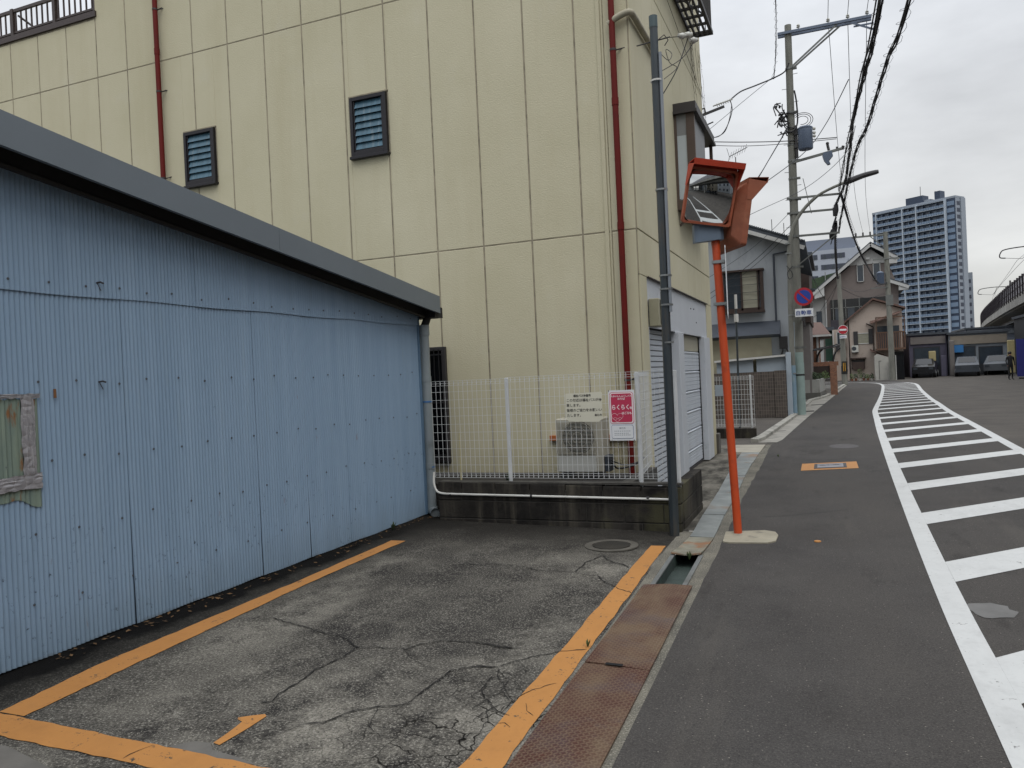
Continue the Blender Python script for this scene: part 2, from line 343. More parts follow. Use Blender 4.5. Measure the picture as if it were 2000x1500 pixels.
CR=[[(-3.578,4.247),(-3.482,4.22),(-3.207,4.143),(-3.024,4.083),(-2.881,4.069),(-2.693,3.94),(-2.562,3.973),(-2.397,3.99),(-2.352,4.095),(-2.265,4.192),(-2.008,4.228),(-1.894,4.196),(-1.799,4.204),(-2.011,4.235),(-1.85,4.195),(-1.721,4.222)],[(-2.693,3.94),(-2.679,3.749),(-2.714,3.556),(-2.689,3.432),(-2.692,3.306),(-2.69,3.222),(-2.665,3.132),(-2.721,3.104)],[(-2.363,2.98),(-2.278,3.023),(-2.23,3.14),(-2.195,3.197),(-2.115,3.254),(-1.998,3.325),(-2.002,3.435),(-1.992,3.608),(-1.986,3.775),(-1.897,3.881),(-1.754,3.908),(-1.886,3.891),(-1.759,3.907),(-1.716,4.0),(-1.635,4.108),(-1.532,4.225),(-1.374,4.312)],[(-2.292,2.963),(-2.237,3.109),(-2.159,3.121),(-2.124,3.176),(-2.086,3.255)],[(-1.741,3.9),(-1.72,3.794),(-1.654,3.731),(-1.587,3.617),(-1.524,3.53),(-1.519,3.39)],[(-1.706,3.976),(-1.639,3.985),(-1.586,3.875),(-1.625,3.825),(-1.717,3.857)],[(-1.72,3.794),(-1.74,3.703),(-1.703,3.578),(-1.644,3.49),(-1.573,3.411),(-1.519,3.39)],[(-1.675,3.377),(-1.644,3.49),(-1.628,3.559),(-1.595,3.636),(-1.537,3.678)],[(-1.654,3.221),(-1.612,3.263),(-1.597,3.384),(-1.557,3.478),(-1.52,3.521),(-1.498,3.624),(-1.467,3.688),(-1.383,3.792)],[(-1.584,3.077),(-1.569,3.151),(-1.539,3.179),(-1.544,3.286),(-1.597,3.384)],[(-1.504,3.263),(-1.467,3.287),(-1.42,3.255)],[(-1.441,3.514),(-1.405,3.444),(-1.362,3.398)],[(-1.974,5.952),(-1.968,6.093),(-1.977,6.267),(-1.942,6.399),(-1.913,6.566),(-1.83,6.43),(-1.745,6.333),(-1.683,6.32),(-1.59,6.202)],[(-1.974,5.952),(-1.816,5.874),(-1.776,5.928),(-1.691,5.771),(-1.598,5.675),(-1.526,5.601),(-1.398,5.494)],[(-2.984,5.951),(-2.825,5.954),(-2.695,6.015),(-2.54,6.017),(-2.409,5.996),(-2.276,5.92),(-2.183,5.947),(-1.974,5.952)],[(-2.387,3.972),(-2.272,3.86),(-2.133,3.785),(-2.039,3.757)],[(-1.747,3.891),(-1.734,3.658),(-1.707,3.566),(-1.573,3.421),(-1.47,3.366)],[(-2.107,3.242),(-2.049,3.059),(-1.949,2.987),(-1.848,2.995)],[(-1.753,3.87),(-1.633,3.762),(-1.62,3.628),(-1.536,3.526)],[(-3.207,4.143),(-3.321,4.187),(-3.421,4.156)],[(-2.46,2.812),(-2.381,2.892),(-2.354,2.969)],[(-2.89,2.442),(-2.893,2.512),(-2.865,2.584)],[(-2.769,7.012),(-2.609,7.054),(-2.407,7.069)]]
cm=MB(); rr=random.Random(5)
for ci,L in enumerate(CR):
    pts=[];wd=[]
    base=.011 if ci in(0,1,2,12,13,14) else .0055
    for (x0,y0),(x1,y1) in zip(L,L[1:]):
        d=math.hypot(x1-x0,y1-y0); m=max(1,int(d/.03))
        for q in range(m):
            t=q/m; pts.append((x0+(x1-x0)*t+rr.uniform(-.007,.007),y0+(y1-y0)*t+rr.uniform(-.008,.008))); wd.append(base*rr.uniform(.35,1.2))
    pts.append(L[-1]); wd.append(.002); wd[0]=.002
    cm.ribbon(pts,wd,lambda x,y: gz(x)+.0065)
co=cm.build('crack','crack_dark',lo)
# rough strips beside the gutter
GL=[(2.6,-1.28),(5.5,-1.285),(6.7,-1.315),(7.6,-1.30),(9.7,-1.375),(11.7,-1.46),(13.7,-1.55),(16.4,-1.62)]
GR=[(2.6,-1.05),(5.5,-1.075),(6.7,-1.10),(7.6,-1.11),(9.7,-1.17),(13,-1.28),(15.5,-1.30),(16.6,-1.30)]
rs=MB()
ya=[-6+i*.5 for i in range(23)]+[5.5+i*.25 for i in range(1,45)]
for a,b in zip(ya,ya[1:]):
    if b<=7.951:
        rs.quad((lotR(a),a,.001),(interp(GL,a),a,.001),(interp(GL,b),b,.001),(lotR(b),b,.001))
    ea,eb=interp(XL,a)+.014,interp(XL,b)+.014
    rs.quad((interp(GR,a),a,-.001),(ea,a,-.001),(eb,b,-.001),(interp(GR,b),b,-.001))
tag(rs.build('gutter_edge','rough_concrete'),'rough pebbly concrete shoulders either side of the gutter',kind='structure')
# trench
tr=MB(); ys2=[1+i*.5 for i in range(32)]
for a,b in zip(ys2,ys2[1:]):
    la,lb,ra,rb=interp(GL,a),interp(GL,b),interp(GR,a),interp(GR,b)
    zb=-.10; tr.quad((la,a,zb),(ra,a,zb),(rb,b,zb),(lb,b,zb)); tr.quad((la,a,.001),(la,a,-.10),(lb,b,-.10),(lb,b,.001)); tr.quad((ra,a,-.10),(ra,a,0),(rb,b,0),(rb,b,-.10))
mat('gutter_floor','#2f3a36',.7,v=.4,sc=3,c2='#3d5048',th=(.45,.6),sc2=2,bump=.6,bs=50,bd=.01)
tag(tr.build('gutter','gutter_floor'),'open concrete roadside gutter channel with dark green bottom',kind='structure')
# driveway in front of the garage
dv=MB()
ysd=[7.75+i*.25 for i in range(35)]+[16.45]
def gcl(y): return interp(GL,y)
for a,b in zip(ysd,ysd[1:]): 
    for u,v_ in ((0,.5),(.5,1)):
        def q(y,t,xx=-3.6): return ((-2.3 if y>7.9 else -1.5)+(gcl(y)+(2.3 if y>7.9 else 1.5))*t,y,.004)
        dv.quad(q(a,u),q(a,v_),q(b,v_),q(b,u))
tag(dv.build('driveway','driveway_concrete'),'dirty concrete apron in front of the white shutters',kind='structure')
sd_=MB()   # side lane beyond the cream building
sd_.quad((-14,16.45,.002),(-1.16,16.45,.002),(-1.55,17.5,.002),(-14,17.5,.002)); sd_.quad((-14,17.5,.002),(-1.55,17.5,.002),(-1.25,24.6,.002),(-14,24.6,.002)); sd_.quad((-14,15.0,.003),(-2.3,15.0,.003),(-2.3,16.45,.003),(-14,16.45,.003))
tag(sd_.build('side_lane','asphalt_old'),'grey asphalt forecourt behind the second mesh fence',kind='structure')
kb=MB()
K=[(16.9,-1.62),(17.5,-1.53),(21.9,-1.33),(24.7,-1.2),(35,-.95),(39,-.35),(50,.25),(58,.7)]
for (a,x),(b,y) in zip(K,K[1:]):
    kb.add([(x,a,.0),(x+.14,a,0),(x+.14,a,.07),(x,a,.09),(y,b,0),(y+.14,b,0),(y+.14,b,.07),(y,b,.09)],[(0,1,2,3),(7,6,5,4),(1,5,6,2),(2,6,7,3),(3,7,4,0)])
mat('kerb_stone','#8d8b83',.85,v=.2,sc=3,c2='#55534d',th=(.5,.7),bump=.4,bs=70)
tag(kb.build('kerb','kerb_stone'),'low pale concrete kerb along the far left side',kind='structure')
ks=MB()
for (a,x),(b,y) in zip(K,K[1:]):
    ks.quad((x+.14,a,.003),(interp(XL,a)+.004,a,.003),(interp(XL,b)+.004,b,.003),(y+.14,b,.003))
mat('gutter_slab','#85827a',.85,v=.18,sc=1.5,c2='#5c5a55',th=(.52,.7),bump=.4,bs=60)
tag(ks.build('gutter_slab','gutter_slab'),'pale concrete slabs between far kerb and asphalt',kind='structure')
for i,(x0,y0,ww,dd) in enumerate(((-1.40,19.6,.32,.10),(-1.05,27.2,.45,.6),(-.8,31.5,.5,.5))):
    tag(MB().quad((x0,y0,.0045),(x0+ww,y0+.25,.0045),(x0+ww,y0+.25+dd,.0045),(x0,y0+dd,.0045)).build('gutter_opening','crack_dark'),['thin dark slot in the pale slabs nearest the side fence','dark gap in the gutter slabs beside the utility pole foot','farther dark gap in the gutter slabs before the planter'][i],kind='structure')

# --- markings
Lc=[(-8,.66),(-2,.66),(1,.66),(3,.66),(4.5,.66),(5.5,.662),(7,.68),(9,.715),(12,.775),(15.5,.855),(18.5,.93),(21,1.0),(23.2,1.07),(25.5,1.14),(27.4,1.22),(31,1.47),(34.7,1.735),(41,2.15),(48.5,2.60),(53.5,2.86),(57,2.9)]
Lp=[(x,y) for y,x in Lc]+[(2.7,59.6),(2.2,61.6),(1.4,63.6),(-1,65.5),(-6,67)]
lm=MB(); P=smoothpath([(x,y,0) for x,y in Lp],8); lm.ribbon([(p.x,p.y) for p in P],.155,.004)
tag(lm.build('edge_line','white_paint'),'wide white line between walkway and hatching, curving away to the left',kind='structure')
Rc=[(-8,2.66),(0,2.68),(5,2.70),(8,2.73),(10,2.75),(14.7,2.81),(17.3,2.875),(21.3,2.99),(26,3.12),(31,3.36),(34.5,3.51),(43,4.01),(52.4,4.66),(56,4.75)]
Rp=[(x,y) for y,x in Rc]+[(4.55,58.3),(4.0,59.7),(3.3,60.4),(2.75,60.7)]
lm=MB(); P=smoothpath([(x,y,0) for x,y in Rp],8); lm.ribbon([(p.x,p.y) for p in P],.17,.004)
tag(lm.build('edge_line','white_paint'),'white outer line of the hatching beside the carriageway',kind='structure')
k0=0
while True:
    y0=2.0+2.14*k0-.04*max(0,k0-6)*.5; k0+=1
    if y0>57: break
    def far(ys_):
        xl=interp(Lc,ys_)+.0775; t=.5
        for _ in range(60):
            t+= (interp(Rc,ys_+t)-.085-(xl+t))*.5
        return (xl,ys_),(xl+t,ys_+t)
    a,b=far(y0); c,d=far(y0+.60)
    s_=MB().quad((a[0],a[1],.004),(b[0],b[1],.004),(d[0],d[1],.004),(c[0],c[1],.004)).build('hatch_stripe','white_paint')
    tag(s_,'one white diagonal stripe of the hatched shoulder',group='white diagonal stripes of the hatched shoulder',kind='structure')
def yl(name,out_,inn,label):
    m=MB(); n_=40; rr=random.Random(len(label)); vs=[]
    def at(L,t):
        t=t*(len(L)-1); i=min(int(t),len(L)-2); f=t-i; return (L[i][0]+(L[i+1][0]-L[i][0])*f,L[i][1]+(L[i+1][1]-L[i][1])*f)
    for i in range(n_+1):
        for L in (out_,inn):
            x,y=at(L,i/n_); x+=rr.uniform(-.006,.006); y+=rr.uniform(-.006,.006); vs.append((x,y,gz(x)+.0045 if x<-1.5 else .0045+.001*(x>-1.5)))
    m.add(vs,[(2*i,2*i+1,2*i+3,2*i+2) for i in range(n_)])
    return tag(m.build(name,'yellow_paint'),label,kind='structure')
yl('bay_line',[(-3.896,2.597),(-3.978,3.223),(-3.99,4.068),(-4.003,5.204),(-4.054,6.605)],[(-3.726,2.6),(-3.765,3.1),(-3.802,3.66),(-3.882,5.175),(-3.908,6.621)],'faded orange yellow bay line beside the blue shed')
yl('bay_line',[(-1.475,2.6),(-1.59,7.03)],[(-1.302,2.6),(-1.46,7.05)],'orange yellow bay line beside the rusty plates')
yl('bay_line',[(-3.90,2.59),(-2.8,2.592),(-1.32,2.59)],[(-3.93,2.41),(-2.893,2.43),(-1.30,2.43)],'orange yellow line across the near end of the bay')
yl('bay_line',[(-1.302,2.42),(-1.27,.5)],[(-1.475,2.42),(-1.44,.5)],'orange yellow bay line continuing towards the viewer')
on=[(-2.625,2.692),(-2.583,2.684),(-2.575,2.85),(-2.578,2.99),(-2.60,3.008),(-2.65,2.975),(-2.70,2.935),(-2.69,2.92),(-2.65,2.905),(-2.64,2.85),(-2.63,2.77)]
tag(MB().poly([(x,y,gz(x)+.0045) for x,y in on]).build('bay_number','yellow_paint'),'orange yellow numeral 1 painted on the bay floor',kind='structure')
# light cement smear at the near line
mat('cement_patch','#5f5c57',.9,v=.15,sc=8,bump=.5,bs=90)
tag(MB().poly([(x,y,gz(x)+.0025) for x,y in ((-2.80,2.60),(-2.72,2.68),(-2.64,2.69),(-2.58,2.64),(-2.45,2.63),(-2.3,2.60),(-2.5,2.58))]).build('cement_patch','cement_patch'),'small pale cement smear at the near bay line',kind='structure')
tag(MB().poly([(x,y,gz(x)+.0025) for x,y in ((-4.3,1.2),(-2.6,1.2),(-2.75,2.05),(-3.1,2.28),(-3.5,2.36),(-4.3,2.33))]).build('cement_patch','cement_patch'),'larger pale cement area outside the near bay line',kind='structure')
# ================= FOREGROUND OBJECTS =================
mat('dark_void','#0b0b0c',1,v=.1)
mat('galv','#8c8f8e',.45,metal=.7,v=.15,sc=6,c2='#6c6a64',th=(.5,.75))
mat('steel_dark','#2c2a2b',.55,v=.2)
mat('white_metal','#c9cbcb',.45,v=.06,sc=6,c2='#8e8f8a',th=(.6,.8),sc2=5)
mat('black_plastic','#111113',.5)
mat('white_plastic','#c4c3bd',.45,v=.06,c2='#8d8a80',th=(.55,.8),sc2=4)
# ---- gutter covers
n=NB('cover_steel'); f=n.noise(3,7,.65); k=n.mix(n.rng(f,.35,.65),lin('#8b8f8c'),lin('#6d7170')); k=n.mix(n.rng(n.noise(1.7,6,.6),.56,.70,0,.8),k,lin('#86674a'))
n.col(k); n.rough(.6); n.b.inputs['Metallic'].default_value=.35
wv=n.vor(38,'F1',n.mapc((1,2.2,1)),.0); n.bump(n.rng(wv,.1,.4),.5,.004); MATS['cover_steel']=n.m
def cover(y0,y1,lift,skew,label,curl=0,drop=0,m='cover_steel',ext=0):
    mb=MB(); ns=6; vs=[]
    for i in range(ns+1):
        t=i/ns; y=y0+(y1-y0)*t
        for j in range(3):
            u=j/2; x=interp(GL,y)-.015-ext+(interp(GR,y)-interp(GL,y)+.03+ext)*u
            z=.012+lift*t-drop*(1-t)+curl*(1-t)**3*(1 if j!=1 else .3); vs.append((x+skew*(t-.5),y+skew*(u-.5)*.6,z))
    N_=len(vs); vs+= [(x,y,z-.012) for x,y,z in vs]
    fs=[]
    for i in range(ns):
        for j in range(2):
            a=i*3+j; fs.append((a,a+1,a+4,a+3)); fs.append((N_+a,N_+a+3,N_+a+4,N_+a+1))
    for i in range(ns):
        a=i*3; fs.append((a,a+3,N_+a+3,N_+a)); a=i*3+2; fs.append((a,N_+a,N_+a+3,a+3))
    for j in range(2):
        fs.append((j,N_+j,N_+j+1,j+1)); a=ns*3+j; fs.append((a,a+1,N_+a+1,N_+a))
    mb.add(vs,fs); return tag(mb.build('gutter_cover',m),label,'gutter cover',group='metal covers laid over the roadside gutter')
n=NB('cover_worn'); f=n.noise(6,6,.6); k=n.mix(n.rng(f,.35,.65),lin('#8d8a7b'),lin('#6e6a5d')); k=n.mix(n.rng(n.noise(4,6,.6),.50,.62,0,.85),k,lin('#8a5c38')); n.col(k); n.rough(.6); n.b.inputs['Metallic'].default_value=.3
n.bump(n.rng(n.vor(42,'F1',n.mapc((1,2,1)),0),.1,.4),.6,.004); MATS['cover_worn']=n.m
cover(6.70,7.44,.0,.02,'loose rust stained gutter cover with curled near end, nearest of the row',curl=.02,m='cover_worn')
cover(7.46,8.60,.0,-.015,'grey steel gutter cover beside the foot of the orange mirror post')
cover(8.63,10.15,.004,.01,'grey steel gutter cover, third from the open gutter')
cover(10.18,11.75,.0,-.01,'grey steel gutter cover level with the pillar between the shutters')
cover(11.78,13.3,.005,.01,'grey steel gutter cover in front of the paler shutter')
cover(13.33,14.9,.0,-.008,'grey steel gutter cover, last but one before the side lane')
mat('cover_concrete','#8f8a7d',.85,v=.15,bump=.4,bs=60)
cover(14.93,16.3,.006,0,'wide pale concrete gutter cover at the far end of the row',m='cover_concrete',ext=.22)
# ---- metal rim of the open drain
rim=thing('drain_frame','open drain frame with grey metal rims between cover and rusty plate','drain',(-1.19,6.2,0))
for sx,(x0,x1) in enumerate(((-1.285,-1.318),(-1.077,-1.105))):
    MB().bar((x0-(.012 if not sx else -.012),5.70,.004),(x1-(.012 if not sx else -.012),6.74,.004),.035,.012).build('rim','galv',rim)
# ---- steel tread plates
n=NB('checker_rust'); 
f=n.noise(1.7,7,.62,n.mapc((1.3,.8,1))); g=n.noise(16,5,.6)
k=n.mix(n.rng(f,.44,.60),lin('#452219'),lin('#624e3c')); k=n.mix(n.rng(g,.55,.75,0,.6),k,lin('#50291e')); k=n.mix(n.rng(n.noise(2.3,5,.6),.5,.64,0,.6),k,lin('#4a3f43'))
s1=n.mapc((36,15,1),(0,0,R(45))); 
def bricks(rot,off):
    t=n.t.nodes.new('ShaderNodeMapping'); t.inputs['Rotation'].default_value=(0,0,rot); t.inputs['Location'].default_value=(off,off,0); n.l(n.tc,t.inputs[0])
    x=n.t.nodes.new('ShaderNodeSeparateXYZ'); n.l(t.outputs[0],x.inputs[0])
    a=n.math('ABSOLUTE',n.math('SINE',n.math('MULTIPLY',x.outputs[0],math.pi/.028),0),0); b=n.math('SINE',n.math('MULTIPLY',x.outputs[1],math.pi/.028),0)
    b=n.math('ABSOLUTE',b,0); return n.math('MULTIPLY',n.rng(a,.80,.95),n.rng(b,.25,.5))
h1=bricks(R(45),0); h2=bricks(R(-45),.014); h=n.math('MAXIMUM',h1,h2)
k=n.mix(n.math('MULTIPLY',h,.3),k,lin('#8a7860'))
n.col(k); n.rough(.62); n.b.inputs['Metallic'].default_value=.25; n.bump(h,.7,.004); MATS['checker_rust']=n.m
def plate(y0,y1,z,label,far=False,wob=.004):
    mb=MB(); nx,ny=6,24; vs=[]
    for j in range(ny+1):
        y=y0+(y1-y0)*j/ny
        for i in range(nx+1):
            x=-1.36-.0255*(y-5.7)+(.365-.003*(y-3))*i/nx
            zz=z+wob*math.sin(y*2.1+i*.5)+.012*max(0,.5-abs(i/nx-.5))*1.0
            yy=y+(.03*(i/nx) if far and j==ny else 0)-(.02*(i/nx) if j==0 else 0)
            vs.append((x,yy,zz))
    N_=len(vs); vs+=[(x,y,zz-.009) for x,y,zz in vs]; fs=[]
    for j in range(ny):
        for i in range(nx):
            a=j*(nx+1)+i; fs.append((a,a+1,a+nx+2,a+nx+1)); fs.append((N_+a,N_+a+nx+1,N_+a+nx+2,N_+a+1))
    for i in range(nx): fs.append((i,N_+i,N_+i+1,i+1)); a=ny*(nx+1)+i; fs.append((a,a+1,N_+a+1,N_+a))
    for j in range(ny): a=j*(nx+1); fs.append((a,a+nx+1,N_+a+nx+1,N_+a)); a+=nx; fs.append((a,N_+a,N_+a+nx+1,a+nx+1))
    return tag(mb.add(vs,fs).build('tread_plate','checker_rust',smooth=True),label,'steel plate',group='rusty chequered steel plates over the gutter')
plate(4.095,5.71,.016,'rusty chequered steel plate with a paler worn patch, next to the open drain',True)
plate(2.2,4.075,.014,'rusty chequered steel plate at the bottom edge of the picture')
plate(.3,2.18,.014,'rusty chequered steel plate nearest the viewer')
tag(MB().quad((-1.20,4.06,.027),(-1.10,4.055,.027),(-1.10,4.085,.027),(-1.195,4.09,.027)).build('plate_slot','dark_void'),'dark lifting slot at the joint of the rusty plates','slot')
# ---- manhole
mat('kerb_dark','#55524c',.9,v=.2,sc=8,bump=.5,bs=80,spec=.1)
mh=thing('manhole_cover','round dark iron manhole cover in a concrete ring at the bay corner','manhole',(-1.93,6.93,gz(-1.93)))
zc=gz(-1.93)
MB().lathe((-1.93,6.93,zc),[(.245,.002),(.245,.012),(.18,.012),(.18,.004)],40).build('ring','kerb_dark',mh)
n=NB('iron'); f=n.vor(60,'F1',None,.2); k=n.mix(n.rng(n.noise(4),.3,.7),lin('#2a2825'),lin('#3c3831')); n.col(k); n.rough(.6); n.b.inputs['Metallic'].default_value=.4; n.bump(n.rng(f,.2,.5),.8,.006); MATS['iron']=n.m
MB().lathe((-1.93,6.93,zc),[(.168,.003),(.168,.015),(.02,.015)],40).build('lid','iron',mh)
# ---- hydrant cover
hc=thing('hydrant_cover','rectangular metal cover lettered 消火栓 in a yellow painted border','cover',(-.1,12.95,0))
MB().quad((-.49,12.38,.004),(.31,12.70,.004),(.30,13.55,.004),(-.50,13.23,.004)).build('painted_border','yellow_paint',hc)
MB().prism([(-.31,12.60),(.15,12.78),(.145,13.34),(-.315,13.16)],2,.0045,.0085).build('frame','steel_dark',hc)
mat('cover_grey','#85858a',.55,metal=.3,v=.1,bump=.3,bs=80)
MB().prism([(-.265,12.67),(.105,12.815),(.10,13.25),(-.27,13.105)],2,.0085,.0135).build('lid','cover_grey',hc)
text('消火栓',.13,frame((-.235,12.90,.0145),(.925,.37,0),(-.37,.925,0)),MATS['black_plastic'],hc,bold=.003,sx=.85)
# far manhole / patch marks on the walkway
mat('asphalt_patch','#4b4848',.9,v=.2,sc=8,bump=.4,bs=90)
tag(MB().poly([(.0+.26*math.cos(a)+.15,16.0+.42*math.sin(a),.0035) for a in [i*math.pi/10 for i in range(20)]]).build('asphalt_patch','asphalt_patch'),'small brownish round patch in the walkway beyond the hydrant cover',kind='structure')
mat('grey_patch','#62615f',.85,v=.15,sc=6,bump=.4,bs=90)
rp=random.Random(2)
tag(MB().poly([(.86+.13*math.cos(a)*rp.uniform(.85,1.15),5.62+.17*math.sin(a)*rp.uniform(.85,1.15),.0035) for a in [i*math.pi/9 for i in range(18)]]).build('cement_spot','grey_patch'),'pale grey cement spot inside the hatching near the edge line',kind='structure')
tag(MB().lathe((-.18,7.47,0),[(.03,0),(.03,.008),(.018,.012)],14).build('survey_marker','yellow_paint'),'tiny yellow stud set in the walkway','marker')
mat('bitumen','#262627',.8,v=.2)
for i,(L_,) in enumerate(((([(-.75,8.6),(-.45,8.75),(-.1,9.0),(.1,9.15)],)),(([(-1.05,16.4),(-.6,16.45),(0,16.5),(.6,16.3)],)))):
    tag(MB().ribbon([(p.x,p.y) for p in smoothpath([(x,y,0) for x,y in L_],6)],.008,.003).build('pavement_crack','bitumen'),['thin dark crack across the walkway beyond the mirror post','thin dark joint across the walkway level with the side lane'][i],kind='structure')
# ---- pad of mirror post
mat('pad_concrete','#8f8978',.9,v=.14,sc=5,c2='#6d685d',th=(.55,.7),sc2=6,bump=.5,bs=70)
rp=random.Random(9)
tag(MB().prism([(-.985,7.30),(-.93,7.27),(-.60,7.31),(-.53,7.40),(-.525,7.66),(-.56,7.80),(-.66,7.86),(-1.01,7.74)],2,-.01,.012).build('footing','pad_concrete'),'pale concrete footing patch under the orange mirror post',cat='footing')

# ================= BLUE SHED =================
SX=-4.38; NEAR=-4.0; FARY=7.90
shed=thing('corrugated_shed','pale blue corrugated iron shed with dark grey roof fascia','shed',(-6.5,5,0))
def topz(y): return 2.93+(3.08-y)*.1127
n=NB('blue_paint')
xyz=n.xyz(); s_=n.noise(1,6,.6,n.mapc((1,9,.35))); f=n.noise(.9,5,.6)
k=n.mix(n.rng(s_,.3,.7),lin('#7a91a7'),lin('#8aa0b5')); k=n.mix(n.rng(f,.35,.7,0,.7),k,lin('#8097ad'))
k=n.mix(n.rng(n.noise(2.2,6,.7,n.mapc((1,8,.5))),.58,.80,0,.30),k,lin('#808c86'))
# rusty lower hem and scuffs (object space: z relative to the base of the shed)
hem=n.math('ADD',xyz[2],n.math('MULTIPLY',n.noise(5,6,.7),.09)); k=n.mix(n.rng(hem,.125,.085,0,.85),k,lin('#4e4a3c'))
sc_=n.noise(7,8,.75,n.mapc((1,1,1.4))); bnd=n.math('MULTIPLY',n.rng(xyz[2],.95,.75),n.rng(n.noise(1.1,3,.5),.46,.56)); sc2_=n.noise(16,7,.8,n.mapc((1,1.3,1))); k=n.mix(n.math('MULTIPLY',n.rng(sc2_,.60,.64),bnd),k,lin('#2f3d48')); k=n.mix(n.rng(sc_,.69,.72,0,.5),k,lin('#4a5a66'))
mud=n.math('ADD',xyz[2],n.math('MULTIPLY',n.noise(2,6,.7,n.mapc((1,3,1))),.5)); k=n.mix(n.rng(mud,.62,.30,0,.35),k,lin('#6d7a80'))
ru=n.noise(3.2,5,.6,n.mapc((1,2.5,.8))); k=n.mix(n.rng(ru,.70,.76,0,.7),k,lin('#6e4a2c'))
n.col(k); n.rough(.55); n.bump(n.noise(30,4,.6),.12,.004); MATS['blue_paint']=n.m
pitch=.0318; npc=8
def dent(y,z):
    a=math.exp(-((z-.42)/.16)**2)*(.5+.5*math.sin(y*3.1))+ math.exp(-((z-.75)/.1)**2)*max(0,math.sin(y*2.3+1.1))*.5
    return a*.007*math.sin(z*95+math.sin(y*21)*2.0)*math.sin(y*53+z*11)
def sheet(y0,y1,z0,z1f,xo,rows,name='cladding',lean=None,amp=.0045):
    mb=MB(); cols=int((y1-y0)/pitch*npc); vs=[]
    for i in range(cols+1):
        y=y0+(y1-y0)*i/cols; z1=z1f(y); h=amp*math.cos(2*math.pi*y/pitch)
        for j in range(rows+1):
            z=z0(y)+(z1-z0(y))*j/rows; ll=lean(y,z) if lean else 0
            vs.append((SX+xo+h+dent(y,z)+ll,y,z))
    fs=[]; r1=rows+1
    for i in range(cols):
        for j in range(rows): a=i*r1+j; fs.append((a,a+r1,a+r1+1,a+1))
    mb.add(vs,fs); return mb.build(name,'blue_paint',shed,smooth=True)
seams=[-4.0,-3.2,-2.4,-1.6,-.8,0,.65,1.3,1.95,2.6,3.24,3.85,4.53,5.12,5.76,6.41,7.2,7.90]
gbase=lambda y:.066+.003*math.sin(y*9)
for i,(a,b) in enumerate(zip(seams,seams[1:])):
    if b<1.9: continue
    # lower sheets; a slightly sprung vertical edge at every seam
    sheet(a,b+.012,gbase,lambda y:2.262,.0+(.0025 if i%2 else 0),34 if b>2.5 else 6,lean=lambda y,z,a=a,i=i:(.002+.010*((i*7)%3)/2)*max(0,1-abs(y-a)/.07)*max(0,1-z/1.0))
ups=[1.0,2.4,3.24,3.83+.7,5.9,6.72,7.90]
for i,(a,b) in enumerate(zip(ups,ups[1:])): sheet(a,b+.01,lambda y:2.235+.004*math.sin(y*5),lambda y:topz(y)+.06,.011+(.002 if i%2 else 0),3,'upper_cladding')
MB().box(-8.9,1.0,.05,SX-.03,FARY-.02,2.2).build('wall_core','steel_dark',shed)
MB().prism([(1.0,2.2),(FARY-.02,2.2),(FARY-.02,topz(FARY)-.01),(1.0,topz(1.0)-.01)],0,-8.9,SX-.03).build('wall_core','steel_dark',shed)
mat('shed_corner','#5f7990',.5,v=.1)
MB().box(SX-.02,FARY-.01,.07,SX+.018,FARY+.03,topz(FARY)+.02).box(SX-.4,FARY+.005,.07,SX-.02,FARY+.02,2.3).build('corner_flashing','shed_corner',shed)
# near-black strip stands in for the shaded gap below the sheets
MB().box(SX-.05,1,0,SX-.012,FARY,.09).build('gap_strip','dark_void',shed)
# screws
mat('screw_steel','#4d565e',.5,metal=.2,v=.2,c2='#5d4028',th=(.5,.6),sc2=3)
sm=MB().lathe((0,0,0),[(.0085,0),(.0085,.0015),(.005,.002),(.005,.006)],8).rot(Matrix.Rotation(R(90),4,'Y')).build('screw','screw_steel')
rs_=random.Random(11); rows_=((2.30,.26),(1.69,.27),(1.22,.27),(.80,.30),(.38,.36))
first=True
for z,st in rows_:
    y=2.7+rs_.uniform(0,.2)
    while y<7.95:
        yy=round(y/pitch)*pitch; o=sm if first else sm.copy()
        if not first: COL.objects.link(o)
        o.parent=shed; o.location=(SX+.005+(.011 if z>2.25 else .002)-(-6.5),yy-5,z+rs_.uniform(-.015,.015)); first=False; y+=st*rs_.uniform(.85,1.15)
# torn hooks
for y,z in ((3.68,2.33),(3.66,1.69)):
    MB().tube([(SX+.006,y,z),(SX+.03,y+.01,z+.004),(SX+.035,y+.03,z-.004)],.006,6).tube([(SX+.01,y,z),(SX+.02,y+.02,z-.05)],.003,5).build('hook','steel_dark',shed)
